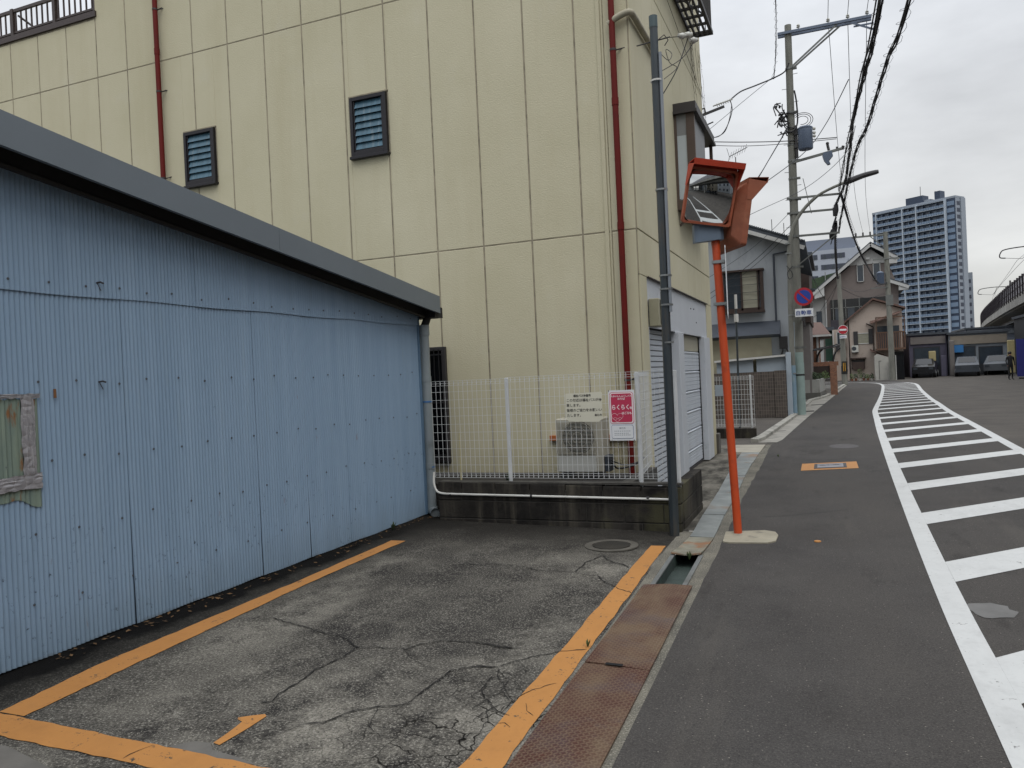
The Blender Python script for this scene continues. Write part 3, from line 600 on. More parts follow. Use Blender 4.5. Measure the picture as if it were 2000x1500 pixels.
# repaired patch: greenish sheet and silver tape
n=NB('green_sheet'); s_=n.noise(1,6,.65,n.mapc((1,16,2.2))); k=n.mix(n.rng(s_,.35,.65),lin('#66766f'),lin('#7d8a7a')); k=n.mix(n.rng(n.noise(5,5,.6,n.mapc((1,3,.7))),.60,.68),k,lin('#7b5430')); n.col(k); n.rough(.6); MATS['green_sheet']=n.m
mb=MB(); vs=[]; cols=60
for i in range(cols+1):
    y=2.4+.83*i/cols
    for z in (.99+.035*math.sin(y*9)+.012*math.sin(y*31),1.61+.012*math.sin(y*70)): vs.append((SX+.0095+.0045*math.cos(2*math.pi*y/pitch),y,z))
mb.add(vs,[(2*i,2*i+2,2*i+3,2*i+1) for i in range(cols)]).build('patch_sheet','green_sheet',shed,smooth=True)
n=NB('foil_tape'); f=n.noise(5,4,.6); k=n.mix(n.rng(f,.3,.7),lin('#8d8b8e'),lin('#a3a1a3')); k=n.mix(n.rng(n.vor(20,'DISTANCE_TO_EDGE'),.03,.0,0,.25),k,lin('#dcdcdc')); n.col(k); n.rough(.28); n.b.inputs['Metallic'].default_value=.2; n.bump(n.vor(20,'DISTANCE_TO_EDGE'),.8,.012); MATS['foil_tape']=n.m  # pale glints along the creases are painted into the tape colour
def tape(y0,y1,z0,z1,name='tape'):
    mb=MB(); nx,nz=24,14; vs=[]; rr=random.Random(int(y0*100+z0*10))
    for i in range(nx+1):
        for j in range(nz+1):
            e=.004*rr.uniform(-1,1); y=y0+(y1-y0)*i/nx+(e if i in(0,nx) else 0); z=z0+(z1-z0)*j/nz+(e if j in(0,nz) else 0)
            vs.append((SX+.022+.003*rr.uniform(-1,1)+.0015*math.cos(2*math.pi*y/pitch),y,z))
    mb.add(vs,[(i*(nz+1)+j,(i+1)*(nz+1)+j,(i+1)*(nz+1)+j+1,i*(nz+1)+j+1) for i in range(nx) for j in range(nz)]).build(name,'foil_tape',shed,smooth=True)
tape(3.115,3.20,1.155,1.625); tape(2.4,3.23,1.075,1.16); tape(2.4,3.24,1.608,1.632)
mat('rust_spot','#7a5434',.8,v=.3)
MB().box(SX+.011,3.335,1.60,SX+.015,3.352,1.655).build('rust_spot','rust_spot',shed)
# roof: fascia, soffit, gutter trim
mat('fascia_grey','#676f75',.42,v=.05,sc=1.5,bump=.06,bs=3,bd=.02)
FX=-4.12
def ft(y): return 3.18-(y-2.92)*.1225
for a,b in ((-4.0,1.0),(1.003,5.21),(5.213,8.0)):
    MB().add([(FX,a,ft(a)-.195),(FX,b,ft(b)-.195),(FX,b,ft(b)),(FX,a,ft(a)),(FX-.03,a,ft(a)-.195),(FX-.03,b,ft(b)-.195),(FX-.03,b,ft(b)),(FX-.03,a,ft(a))],
      [(0,1,2,3),(7,6,5,4),(0,4,5,1),(1,5,6,2),(2,6,7,3),(3,7,4,0)]).build('fascia','fascia_grey',shed)
MB().add([(-9.2,-4,ft(-4)-.02),(FX-.03,-4,ft(-4)-.02),(FX-.03,8.0,ft(8)-.02),(-9.2,8.0,ft(8)-.02),(-9.2,-4,ft(-4)-.09),(FX-.03,-4,ft(-4)-.09),(FX-.03,8.0,ft(8)-.09),(-9.2,8.0,ft(8)-.09)],
   [(0,1,2,3),(7,6,5,4),(0,4,5,1),(1,5,6,2),(2,6,7,3),(3,7,4,0)]).build('roof','fascia_grey',shed)
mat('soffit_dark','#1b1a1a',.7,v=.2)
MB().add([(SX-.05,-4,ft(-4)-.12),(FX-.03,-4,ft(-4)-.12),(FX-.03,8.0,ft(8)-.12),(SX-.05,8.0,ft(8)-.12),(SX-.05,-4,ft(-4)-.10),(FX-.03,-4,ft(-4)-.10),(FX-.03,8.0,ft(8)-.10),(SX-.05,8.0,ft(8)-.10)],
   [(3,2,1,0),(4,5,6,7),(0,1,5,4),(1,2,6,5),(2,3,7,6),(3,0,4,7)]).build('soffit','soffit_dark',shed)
MB().tube([(SX+.09,-4,ft(-4)-.235),(SX+.09,7.9,ft(7.9)-.235)],.022,8).bar((SX+.045,-4,ft(-4)-.17),(SX+.045,8.0,ft(8)-.17),.09,.10).build('verge_trim','soffit_dark',shed,smooth=True)
MB().box(-9.2,7.93,ft(8)-.24,FX-.035,8.12,ft(8)-.12).build('eaves_gutter','soffit_dark',shed)
# downpipe
mat('pipe_grey','#7f878a',.45,v=.08,sc=3,c2='#5c6062',th=(.55,.75))
pp=MB().tube([(-4.325,7.97,2.17),(-4.33,7.97,.14)],.052,16); pp.tube([(-4.325,7.97,2.24),(-4.325,7.97,2.12)],.060,16)
for z in (1.62,.62,.12): pp.tube([(-4.327,7.97,z+.03),(-4.329,7.97,z-.03)],.058,16)
dp=pp.build('downpipe','pipe_grey',shed,smooth=True)
MB().tube(smoothpath([(-4.29,7.99,2.40),(-4.29,7.99,2.32),(-4.325,7.97,2.22)],5),.045,12).build('pipe_elbow','soffit_dark',dp,smooth=True)
MB().tube(smoothpath([(-4.33,7.97,.16),(-4.325,7.96,.11),(-4.28,7.91,.10),(-4.23,7.85,.10)],5),.052,14).tube([(-4.245,7.868,.10),(-4.205,7.82,.10)],.058,14,cap=False).build('pipe_shoe','pipe_grey',dp,smooth=True)
mat('pipe_clip','#3f6a9a',.5)
for z in (1.35,.60): MB().tube([(-4.327,7.97,z),(-4.327,7.97,z+.018)],.057,16).box(-4.40,7.9,z,-4.39,7.97,z+.02).build('pipe_clip','pipe_clip',dp)

# ================= BLOCK WALL, FENCE =================
n=NB('block_dark'); xyz=n.xyz(); f=n.noise(2.3,8,.68); g=n.noise(1,5,.65,n.mapc((6,1,.5)))
k=n.mix(n.rng(f,.36,.64),lin('#191818'),lin('#3a3733')); k=n.mix(n.rng(g,.5,.72,0,.7),k,lin('#5c574d')); k=n.mix(n.rng(n.noise(1.3,4,.6),.55,.68,0,.6),k,lin('#56543f'))
n.col(k); n.rough(.9); n.sp(.12); n.bump(n.noise(55,5,.7),.6,.01); MATS['block_dark']=n.m
mat('mortar','#3c3a36',.95,v=.25,bump=.5,bs=60)
bw=thing('block_wall','low soot black concrete block wall under the white mesh fence','wall',(-2.8,7.75,0))
tops=lambda x:.49-.017*(x+4.1)
MB().box(-4.08,7.695,-.05,-1.425,7.80,.40).box(-1.52,7.70,-.05,-1.425,9.0,.38).build('core','mortar',bw)
bk=MB(); rr=random.Random(4)
zs=[(-.06,.075),(.085,.268),(.278,.455)]
for ri,(z0,z1) in enumerate(zs):
    x=-4.10+(.12 if ri%2 else -.1)
    xs_=[-4.09]
    while x<-1.43:
        x+=.398
        xs_.append(min(x,-1.418))
    for a,b in zip(xs_,xs_[1:]):
        if b-a<.03: continue
        j=rr.uniform(-.002,.002); bk.bbox(a+.004,7.685+j,z0,b-.004,7.81,z1 if ri<2 else z1+ (tops((a+b)/2)-.468),.005)
    y=7.815
    while y<9.0: bk.bbox(-1.53,y,z0,-1.415,min(y+.39,9.0),z1 if ri<2 else .455,.005); y+=.398
bk.build('blocks','block_dark',bw)
mat('cap_concrete','#3d3b37',.9,v=.25,c2='#6a675f',th=(.5,.7),bump=.4,bs=60)
fs_=MB(); fs_.box(-4.09,7.70,.46,-1.41,7.82,.478).build('cap','cap_concrete',bw)
# raised bed behind wall
mat('soil','#2a2723',1,v=.3,bump=.8,bs=30,bd=.03)
tag(MB().box(-4.12,7.82,-.02,-1.98,9.05,.40).box(-10,8.06,-.02,-4.12,9.05,.40).build('raised_ground','soil'),'dark earth strip between block wall and cream building',kind='structure')
MB().box(-2.05,7.82,0,-1.93,9.05,.47).build('return_kerb','cap_concrete',bw)
cp=thing('conduit','thin white conduit pipe clipped along the block wall','pipe',(-2.8,7.68,.33))
MB().tube(smoothpath([(-4.15,7.72,.58),(-4.14,7.69,.45),(-4.09,7.675,.365),(-3.98,7.668,.345)],6)+[(-2.8,7.668,.335),(-1.62,7.668,.325)]+smoothpath([(-1.62,7.668,.325),(-1.52,7.668,.322),(-1.47,7.66,.31)],4)[1:],.0125,10).build('pipe','white_plastic',cp,smooth=True)
for x in (-3.93,-2.98,-1.74): MB().tube([(x-.012,7.668,.337),(x+.012,7.668,.336)],.016,8).box(x-.01,7.668,.32,x+.01,7.69,.35).build('clip','steel_dark',cp)

FY=7.75
mf=thing('mesh_fence','white welded mesh fence on the black block wall','fence',(-2.8,FY,.47))
def meshpanel(p0,p1,z0,z1,parent,name='mesh_panel',vs_=.055,hs=.09,r=.0021,mt='white_metal'):
    mb=MB(); p0,p1=Vector(p0),Vector(p1); d=(p1-p0); L=d.length; d.normalize(); nn=Vector((-d.y,d.x,0))*.018
    k=max(1,round(L/vs_))
    for i in range(k+1):
        p=p0+d*L*i/k
        mb.tube([(p.x,p.y,z0),(p.x,p.y,z1)],r,4,cap=False)
        for zz,s1 in ((z1,-1),(z0,1)): mb.tube([(p.x,p.y,zz),(p.x+nn.x,p.y+nn.y,zz+s1*.025),(p.x,p.y,zz+s1*.05)],r,4,cap=False)
    z=z0; zz=[z0+.05,z1-.05,z0,z1]; q=z0+.05+hs
    while q<z1-.06: zz.append(q); q+=hs
    for z in zz: mb.tube([(p0.x,p0.y,z),(p1.x,p1.y,z)],r*1.05,4,cap=False)
    for z in (z0+.025,z1-.025): mb.tube([(p0.x+nn.x,p0.y+nn.y,z),(p1.x+nn.x,p1.y+nn.y,z)],r*1.05,4,cap=False)
    return mb.build(name,mt,parent)
meshpanel((-4.15,FY,0),(-3.26,FY,0),.515,1.585,mf); meshpanel((-3.25,FY,0),(-1.82,FY,0),.515,1.595,mf); meshpanel((-1.80,FY,0),(-1.44,FY,0),.515,1.60,mf)
meshpanel((-1.84,FY+.02,0),(-1.98,9.0,0),.515,1.59,mf)
for x,y in ((-3.25,FY+.03),(-1.82,FY+.025),(-1.88,FY+.25),(-1.445,FY+.03)):
    MB().bbox(x-.019,y-.014,.42,x+.019,y+.014,1.59,.004).build('post','white_metal',mf)
# signs on the fence
mat('sign_cream','#c9c6b4',.6,v=.04); mat('sign_white','#d3d5d6',.5,v=.03); mat('ink_black','#151515',.6,v=0); mat('ink_grey','#5a6068',.6,v=0)
mat('crimson','#b3314f',.5,v=.05); mat('ink_white','#dfd5d5',.5,v=0); mat('ink_blue','#3d4f86',.5,v=0)
s1=thing('notice_sign','cream notice board of black Japanese writing about the welfare bus','sign',(-2.38,7.72,1.1))
s1x,s1z0,s1z1=-2.575,1.105,1.40
MB().add([(x,7.722,z) for x,z in ((-2.575,1.15),(-2.545,1.108),(-2.225,1.100),(-2.185,1.13),(-2.180,1.395),(-2.195,1.405),(-2.57,1.398))]+[(x,7.727,z) for x,z in ((-2.575,1.15),(-2.545,1.108),(-2.225,1.100),(-2.185,1.13),(-2.180,1.395),(-2.195,1.405),(-2.57,1.398))],
   [(0,1,2,3,4,5,6),(13,12,11,10,9,8,7)]+[(i,7+i,7+(i+1)%7,(i+1)%7) for i in range(7)]).build('board','sign_cream',s1)
K_=MATS['ink_black']
text('福祉バス停留所',.0285,FRONT(-2.485,7.7205,1.362),K_,s1,bold=.0006,sx=.95)
for i,t in enumerate(('この付近は福祉バスが停','車します。','皆様のご協力をお願いい','たします。')): text(t,.0345,FRONT(-2.563,7.7205,1.315-.052*i),K_,s1,bold=.0004)
text('高石市',.026,FRONT(-2.265,7.7205,1.160),K_,s1,bold=.0004)
s2=thing('bus_stop_sign','crimson and white welfare bus stop sign hung at the fence post','sign',(-1.98,7.72,1.1))
def rr_(x0,z0,x1,z1,r,n=6):
    o=[]
    for cx,cz,a0 in ((x1-r,z1-r,0),(x0+r,z1-r,90),(x0+r,z0+r,180),(x1-r,z0+r,270)):
        for i in range(n+1): a=R(a0+90*i/n); o.append((cx+r*math.cos(a),cz+r*math.sin(a)))
    return o
sx0,sx1,sz0,sz1=-2.115,-1.845,.905,1.415
MB().box(sx0,7.722,sz0,sx1,7.729,sz1).build('board','sign_white',s2)
MB().prism(rr_(sx0+.012,1.075,sx1-.012,1.395,.028),1,7.7195,7.7222).build('panel_border','crimson',s2)
MB().prism(rr_(sx0+.016,1.079,sx1-.016,1.391,.026),1,7.7185,7.7196).build('panel_ring','ink_white',s2)
MB().prism(rr_(sx0+.028,1.091,sx1-.028,1.380,.018),1,7.7175,7.7186).build('panel','crimson',s2)
W_=MATS['ink_white']
text('たかいししふくしバス',.0215,FRONT(sx0+.135,7.717,1.347),W_,s2,align='CENTER',bold=.0007)
text('のりば',.026,FRONT(sx0+.135,7.717,1.318),W_,s2,align='CENTER',bold=.0008)
text('らくらく',.056,FRONT(sx0+.030,7.717,1.222),W_,s2,bold=.0016,sx=.86)
text('号',.028,FRONT(sx0+.216,7.717,1.222),W_,s2,bold=.0008)
text('はごろも',.028,FRONT(sx0+.135,7.717,1.172),W_,s2,bold=.001,sx=.92)
ht=[(.06*(16*math.sin(t)**3)/16+sx0+.088,1.142+.052*(13*math.cos(t)-5*math.cos(2*t)-2*math.cos(3*t)-math.cos(4*t))/16) for t in [i*2*math.pi/40 for i in range(41)]]
hb=MB().tube([(x,7.7172,z) for x,z in ht],.0013,4)
for k_ in range(3):
    cx,cz=sx0+.068+.024*k_,1.128-.012*(k_%2)
    hb.tube([(cx+.018*math.cos(a),7.7172,cz+.010*math.sin(a)) for a in [i*math.pi/7 for i in range(8)]],.0012,4)
hb.build('emblem','ink_white',s2)
MB().prism(rr_(sx0+.022,.925,sx1-.022,1.062,.018),1,7.7195,7.7222).build('timetable_border','ink_blue',s2)
MB().prism(rr_(sx0+.025,.928,sx1-.025,1.059,.016),1,7.7185,7.7196).build('timetable','sign_white',s2)
text('高石市',.022,FRONT(sx0+.135,7.718,1.022),MATS['ink_grey'],s2,align='CENTER')
tb=MB()
for j,(z,n_) in enumerate(((.998,9),(.976,8),(.958,9))):
    for i in range(n_): x=sx0+.052+i*.019; tb.box(x,7.7178,z,x+.010,7.7186,z+.006)
tb.build('timetable_rows','ink_grey',s2)
MB().box(sx0+.006,7.717,sz1-.014,sx0+.010,7.722,sz1+.004).box(sx1-.02,7.717,sz0-.006,sx1-.016,7.722,sz0+.01).box(sx0+.02,7.717,sz0-.006,sx0+.024,7.722,sz0+.012).build('cable_ties','ink_black',s2)
# rough cut pipe stub behind the fence
bp=MB().tube([(-3.93,7.95,.40),(-3.925,7.95,.98)],.012,10).tube([(-3.925,7.95,.97),(-3.92,7.95,1.0)],.014,10)
mat('beige_pvc','#b5ab86',.5,v=.1,c2='#7d6b4c',th=(.5,.65))
tag(bp.build('pipe_stub','beige_pvc',smooth=True),'short upright beige pipe standing behind the fence','pipe')
# ================= CREAM BUILDING =================
BX=-2.03; BY=9.05; BFAR=14.85
cb=thing('cream_building','cream panelled three storey workshop building with white garage shutters','building',(-8,12,0))
n=NB('cream_stucco'); f=n.noise(.55,5,.6); s_=n.noise(1,6,.6,n.mapc((2.4,2.4,.22))); g=n.noise(70,4,.65); d=n.noise(1.4,6,.65)
k=n.mix(n.rng(f,.3,.7),lin('#b3ad91'),lin('#bfb99f')); k=n.mix(n.rng(s_,.48,.80,0,.38),k,lin('#a59b7c')); k=n.mix(n.rng(d,.60,.80,0,.30),k,lin('#bdbab0'))
xyz=n.xyz(); e=n.math('ADD',xyz[2],n.math('MULTIPLY',n.noise(3,6,.65),.8)); k=n.mix(n.rng(e,1.15,.55,0,.55),k,lin('#877e62'))
n.col(k); n.rough(.8); n.bump(n.math('ADD',n.noise(42,3,.6,n.mapc((1,1,1.8))),n.math('MULTIPLY',g,.5)),.42,.010); MATS['cream_stucco']=n.m
mat('sealant','#8b8370',.8,v=.22,sc=4,c2='#6a6455',th=(.5,.68),sc2=6)
xsm=[-2.35]+[-2.70-.652*i for i in range(13)]          # seams on the front wall
xsm=[x for x in xsm if x>-10.45]+[-10.50]
zr=[(.38,3.252),(3.268,6.592),(6.608,9.93),(9.946,12.9)]
zl=[(.38,3.252),(3.268,6.592),(6.608,7.52)]
win=[(-5.885,-5.285,4.62,5.46),(-8.80,-8.19,4.62,5.46)]
pan=MB()
def panel(x0,x1,z0,z1):
    """front panel with window openings cut out"""
    for wx0,wx1,wz0,wz1 in win:
        if x0<wx1-.001 and x1>wx0+.001 and z0<wz0 and z1>wz1:
            a,b=max(x0,wx0),min(x1,wx1)
            if x0<wx0-.002: pan.bbox(x0,BY,z0,wx0,BY+.03,z1,.004)
            if x1>wx1+.002: pan.bbox(wx1,BY,z0,x1,BY+.03,z1,.004)
            pan.bbox(a,BY,z0,b,BY+.03,wz0,.004); pan.bbox(a,BY,wz1,b,BY+.03,z1,.004); return
    pan.bbox(x0,BY,z0,x1,BY+.03,z1,.004)
edges_=[-2.045]+xsm
for a,b in zip(edges_,edges_[1:]):
    for z0,z1 in zr: panel(b+.011,a-.011,z0,z1)
x=-10.5
while x>-19:
    for z0,z1 in zl: panel(x-.652+.011,x-.011,z0,z1)
    x-=.652
# side wall panels
ysm=[9.11+.668*i for i in range(9)]
sideb=[9.06]+[y for y in ysm if y<BFAR-.2]+[BFAR]
for a,b in zip(sideb,sideb[1:]):
    for z0,z1 in ((2.735,3.252),)+tuple(zr[1:]): pan.bbox(BX-.03,a+.003,z0,BX,b-.003,z1,.003)
pan.bbox(BX-.03,9.065,.0,BX,9.40,2.729,.004); pan.bbox(BX-.03,14.25,.0,BX,BFAR,2.729,.004)
pan.build('wall_panels','cream_stucco',cb)
MB().box(-10.5,BY+.005,.2,BX-.25,BFAR-.01,12.9).box(BX-.25,BY+.005,2.732,BX-.012,BFAR-.01,12.9).box(BX-.25,BY+.005,.2,BX-.02,9.38,2.73).box(BX-.25,14.26,.0,BX-.02,BFAR-.01,2.73).box(-19,BY+.005,.2,-10.5,BFAR-.01,7.55).build('wall_core','sealant',cb)
MB().box(-10.6,BY-.06,12.9,BX+.06,BFAR+.06,13.0).build('roof_coping','steel_dark',cb)
mat('trim_brown','#3a2f2c',.5,v=.15)
MB().box(-19,BY-.03,7.55,-10.46,BY+.25,7.64).build('terrace_coping','trim_brown',cb)
# terrace railing
rail=thing('terrace_railing','dark metal railing along the low roof terrace at upper left','railing',(-14,9.1,7.64))
MB().box(-19,9.08,8.05,-10.5,9.12,8.10).box(-19,9.085,7.70,-10.5,9.115,7.73).build('rail','trim_brown',rail)
rb=MB(); x=-10.6
while x>-15: rb.box(x-.011,9.09,7.72,x+.011,9.11,8.06); x-=.125
b_=rb.build('bars','trim_brown',rail); 
for x in (-10.52,-11.43,-12.42,-13.4): MB().box(x-.032,9.07,7.64,x+.032,9.135,8.11).build('post','trim_brown',rail)
MB().bar((-12.42,9.2,8.05),(-11.9,9.2,7.66),.03,.03).build('brace','trim_brown',rail)
# windows with louvres
mat('alu_brown','#1a181d',.4,metal=.2,v=.1); mat('frosted','#42606f',.3,v=.25,sc=3,stretch=(6,1,.8),c2='#7c8b92',th=(.55,.75),sc2=2,spec=.3); mat('window_dark','#0d1014',.15,v=.1)
for wi,(wx0,wx1,wz0,wz1) in enumerate(win):
    w_=MB()
    w_.bbox(wx0+.02,BY-.05,wz0+.03,wx0+.065,BY+.06,wz1-.02); w_.bbox(wx1-.075,BY-.05,wz0+.03,wx1-.02,BY+.06,wz1-.02)
    w_.bbox(wx0+.065,BY-.05,wz1-.07,wx1-.075,BY+.06,wz1-.02); w_.bbox(wx0+.065,BY-.05,wz0+.03,wx1-.075,BY+.06,wz0+.09)
    wn=w_.build('window','alu_brown',cb)
    MB().box(wx0+.065,BY-.030,wz0+.09,wx0+.09,BY+.011,wz1-.07).box(wx1-.10,BY-.030,wz0+.09,wx1-.075,BY+.011,wz1-.07).box(wx0+.09,BY-.030,wz0+.09,wx1-.10,BY+.011,wz0+.115).build('inner_frame','alu_brown',wn)
    MB().box(wx0+.06,BY+.001,wz0+.06,wx1-.09,BY+.0045,wz1-.05).build('backing','window_dark',wn)
    z=wz0+.12
    lv=MB(); nl=7; hgt=(wz1-.075-z)/nl
    for q in range(nl):
        z0=z+q*hgt; lv.add([(wx0+.09,BY-.034,z0),(wx1-.10,BY-.034,z0),(wx1-.10,BY-.003,z0+hgt*1.02),(wx0+.09,BY-.003,z0+hgt*1.02),(wx0+.09,BY-.028,z0),(wx1-.10,BY-.028,z0),(wx1-.10,BY+.003,z0+hgt*1.02),(wx0+.09,BY+.003,z0+hgt*1.02)],
            [(0,1,2,3),(7,6,5,4),(0,4,5,1),(1,5,6,2),(2,6,7,3),(3,7,4,0)])
    lv.build('louvres','frosted',wn)
    MB().bbox(wx0+.005,BY-.075,wz0-.01,wx1-.005,BY+.02,wz0+.028).build('sill','alu_brown',wn)
    MB().box(wx0,BY-.012,wz1-.004,wx1,BY+.01,wz1+.012).box(wx0-.012,BY-.012,wz0,wx0,BY+.01,wz1+.012).build('flashing','sealant',wn)
tw=MB().bbox(-5.35,BY-.05,.52,-4.60,BY+.02,.58).bbox(-5.35,BY-.05,1.98,-4.60,BY+.02,2.03).bbox(-4.655,BY-.05,.58,-4.60,BY+.02,1.98).bbox(-5.35,BY-.05,.58,-5.30,BY+.02,1.98).build('window','steel_dark',cb)
MB().box(-5.30,BY-.02,.58,-4.655,BY-.01,1.98).build('pane','window_dark',tw)
gr=MB()
for i in range(9): x=-5.22+i*.068; gr.box(x-.006,BY-.085,.55,x+.006,BY-.073,2.0)
for z in (.62,1.3,1.92): gr.box(-5.3,BY-.088,z,-4.64,BY-.07,z+.02)
gr.build('security_bars','black_plastic',tw)
# red downpipes
mat('red_pvc','#5c0e07',.65,v=.1,sc=3,c2='#48100a',th=(.55,.7),spec=.25)
def redpipe(x,z0,z1,yo,brk,joints):
    m=MB().tube([(x,BY-yo,z0),(x,BY-yo,z1)],.036,16)
    for z in joints: m.tube([(x,BY-yo,z-.045),(x,BY-yo,z+.045)],.041,16)
    p_=m.build('downpipe','red_pvc',cb,smooth=True)
    for z in brk:
        MB().tube([(x,BY-yo,z-.012),(x,BY-yo,z+.012)],.040,14).tube([(x+.03,BY-yo+.02,z),(x+.10,BY+.01,z+.03)],.008,6).tube([(x+.03,BY-yo+.02,z),(x+.14,BY-yo,z)],.006,6).build('bracket','steel_dark',p_)
redpipe(-9.18,.4,13,.07,[4.82,6.12,7.35],[6.72])
redpipe(-2.215,.4,13,.07,[1.5,5.35],[3.30,4.75])
MB().box(-2.42,BY-.018,.4,-2.375,BY+.01,12.9).box(-2.365,BY-.008,.4,-2.345,BY+.01,12.9).build('corner_trim','cream_stucco',cb)
# beige insulated pipe that wraps the corner
mat('tape_wrap','#9a9480',.7,v=.15,sc=8,bump=.6,bs=30)
ip=MB().tube(smoothpath([(-2.26,8.99,5.66),(-2.16,8.98,5.71),(-2.05,8.975,5.74),(-2.0,8.99,5.745),(-1.985,9.1,5.75),(-1.985,9.6,5.755),(-1.985,10.35,5.76)],4),.038,12)
ip.build('wrapped_pipe','tape_wrap',cb,smooth=True)
# hairline drip wire down the wall
# garage
mat('garage_white','#b4b8bd',.5,v=.04,sc=2,c2='#8f9496',th=(.6,.8),sc2=6); mat('shutter_white','#b3b9c0',.42,v=.04,sc=2,c2='#92969a',th=(.58,.78),sc2=3,st2=(1,1,.3)); mat('shutter_old','#9a9684',.5,v=.1)
hd=MB().bbox(BX-.05,9.41,2.13,BX-.012,14.25,2.728).build('garage_header','garage_white',cb)
MB().bbox(BX-.03,9.41,2.728,BX+.03,14.27,2.738,.002).build('header_flashing','trim_brown',cb)
sh=MB(); z=.055
while z<2.12:
    z1=min(z+.072,2.13); sh.add([(BX-.13,9.42,z),(BX-.13,11.22,z),(BX-.118,11.22,z+.01),(BX-.118,9.42,z+.01),(BX-.118,11.22,z1-.008),(BX-.118,9.42,z1-.008),(BX-.13,11.22,z1),(BX-.13,9.42,z1)],[(0,1,2,3),(3,2,4,5),(5,4,6,7)]); z=z1
s1_=sh.build('shutter','shutter_white',cb,label='narrow slatted white roller shutter near the building corner')
so_=MB(); z=.055
while z<2.1: so_.box(BX-.119,9.42,z-.004,BX-.1175,11.22,z+.004); z+=.072
so_.build('slat_gaps','steel_dark',s1_)
MB().box(BX-.2,9.4,.0,BX-.14,14.3,2.73).build('shutter_core','steel_dark',cb)
for y0,y1 in ((9.40,9.43),(11.20,11.60),(13.64,14.24)):
    MB().bbox(BX-.13,y0,.02,BX+.035 if y1-y0>.1 else BX,y1,2.13,.006).build('pillar','garage_white',cb)
s2_=MB()
zz=[.05,.315,.625,.932,1.245,1.56,1.875,2.13]
for i,(a,b) in enumerate(zip(zz,zz[1:])):
    if i==6: continue
    h=(b-a)
    prof=[(BX-.105,a),(BX-.075,a+.012),(BX-.075,a+.03)]
    nrib=4
    for r_ in range(nrib):
        u0=a+.03+(h-.075)*r_/nrib; u1=a+.03+(h-.075)*(r_+1)/nrib
        prof+=[(BX-.075,u1-.012),(BX-.082,u1-.008),(BX-.082,u1-.004),(BX-.075,u1)]
    prof+=[(BX-.070,b-.035),(BX-.066,b-.02),(BX-.078,b-.006),(BX-.105,b-.004)]
    vs=[];
    for px,pz in prof: vs+= [(px,11.60,pz),(px,13.62,pz)]
    s2_.add(vs,[(2*q,2*q+1,2*q+3,2*q+2) for q in range(len(prof)-1)])
s2o=s2_.build('shutter','shutter_white',cb,label='wide panelled white overhead door')
MB().box(BX-.11,11.60,1.88,BX-.08,13.62,2.125).build('old_slats','shutter_old',s2o)
MB().box(BX-.13,13.615,.04,BX-.06,13.64,2.12).box(BX-.13,11.6,.0,BX-.07,13.62,.045).build('guide_rail','steel_dark',cb)
bb=MB()
for z in zz[1:-1]: bb.box(BX-.10,13.57,z-.016,BX-.055,13.625,z+.012)
bb.build('hinge_stops','black_plastic',s2o)
mat('plinth','#4a4742',.9,v=.3,sc=4,bump=.5,bs=50)
MB().bbox(BX-.12,14.80,-.02,BX+.045,15.05,.37,.008).build('plinth_block','plinth',cb)
MB().box(-2.3,11.1,-.01,BX+.045,11.62,.055).box(-2.3,9.06,-.01,BX+.05,9.43,.06).build('plinth_strip','plinth',cb)
# meter box by the header
mat('meter_beige','#8f8c78',.5,v=.08)
mt_=MB().bbox(-2.03,9.43,2.13,-1.90,9.80,2.47,.01).build('meter_box','meter_beige',cb)
MB().tube([(-1.895,9.50,2.15),(-1.895,9.50,2.45)],.006,6).tube([(-1.895,9.48,2.40),(-1.86,9.48,2.40)],.01,6).build('latch','steel_dark',mt_)
vb=MB()
for i in range(10): vb.box(-1.985,9.81,2.15+i*.03,-1.915,9.825,2.165+i*.03)
vb.build('vents','black_plastic',mt_)
# header marks: bolts
for y,z in ((12.6,2.55),(12.9,2.56),(13.1,2.35)): MB().tube([(BX-.012,y,z),(BX-.002,y,z)],.012,8).build('header_bolt','steel_dark',hd)
# bay window on the side wall
mat('bay_brown','#4a3c33',.45,v=.12); mat('bay_roof','#2a2524',.5,v=.15); mat('bay_grey','#77797a',.5,v=.05); mat('bay_glass','#aab2b5',.12,v=.05)
by=MB().prism([(11.72,5.38),(13.72,5.38),(13.72,5.52),(11.72,5.52)],0,BX,-1.70).prism([(11.69,5.36),(13.75,5.36),(13.75,5.40),(11.69,5.40)],0,BX,-1.68).build('bay_window','bay_roof',cb)
MB().box(BX,11.75,3.96,-1.73,13.70,4.10).box(-1.85,11.75,4.10,-1.73,11.82,5.36).box(BX,11.75,4.1,BX+.04,11.81,5.36).box(-1.78,13.64,4.1,-1.73,13.70,5.36).build('bay_frame','bay_brown',by)
MB().box(BX+.04,11.765,4.12,-1.85,11.775,5.05).build('pane','bay_glass',by); MB().box(BX+.04,11.765,5.05,-1.85,11.775,5.36).box(-1.76,11.82,4.10,-1.75,12.9,5.36).build('bay_panel','bay_grey',by)
MB().box(-2.02,11.80,4.1,-2.0,13.6,5.3).build('room_dark','window_dark',by)
MB().bar((BX,11.9,3.75),(-1.75,11.9,3.95),.03,.03).bar((BX,13.5,3.75),(-1.75,13.5,3.95),.03,.03).build('bracket','bay_brown',by)
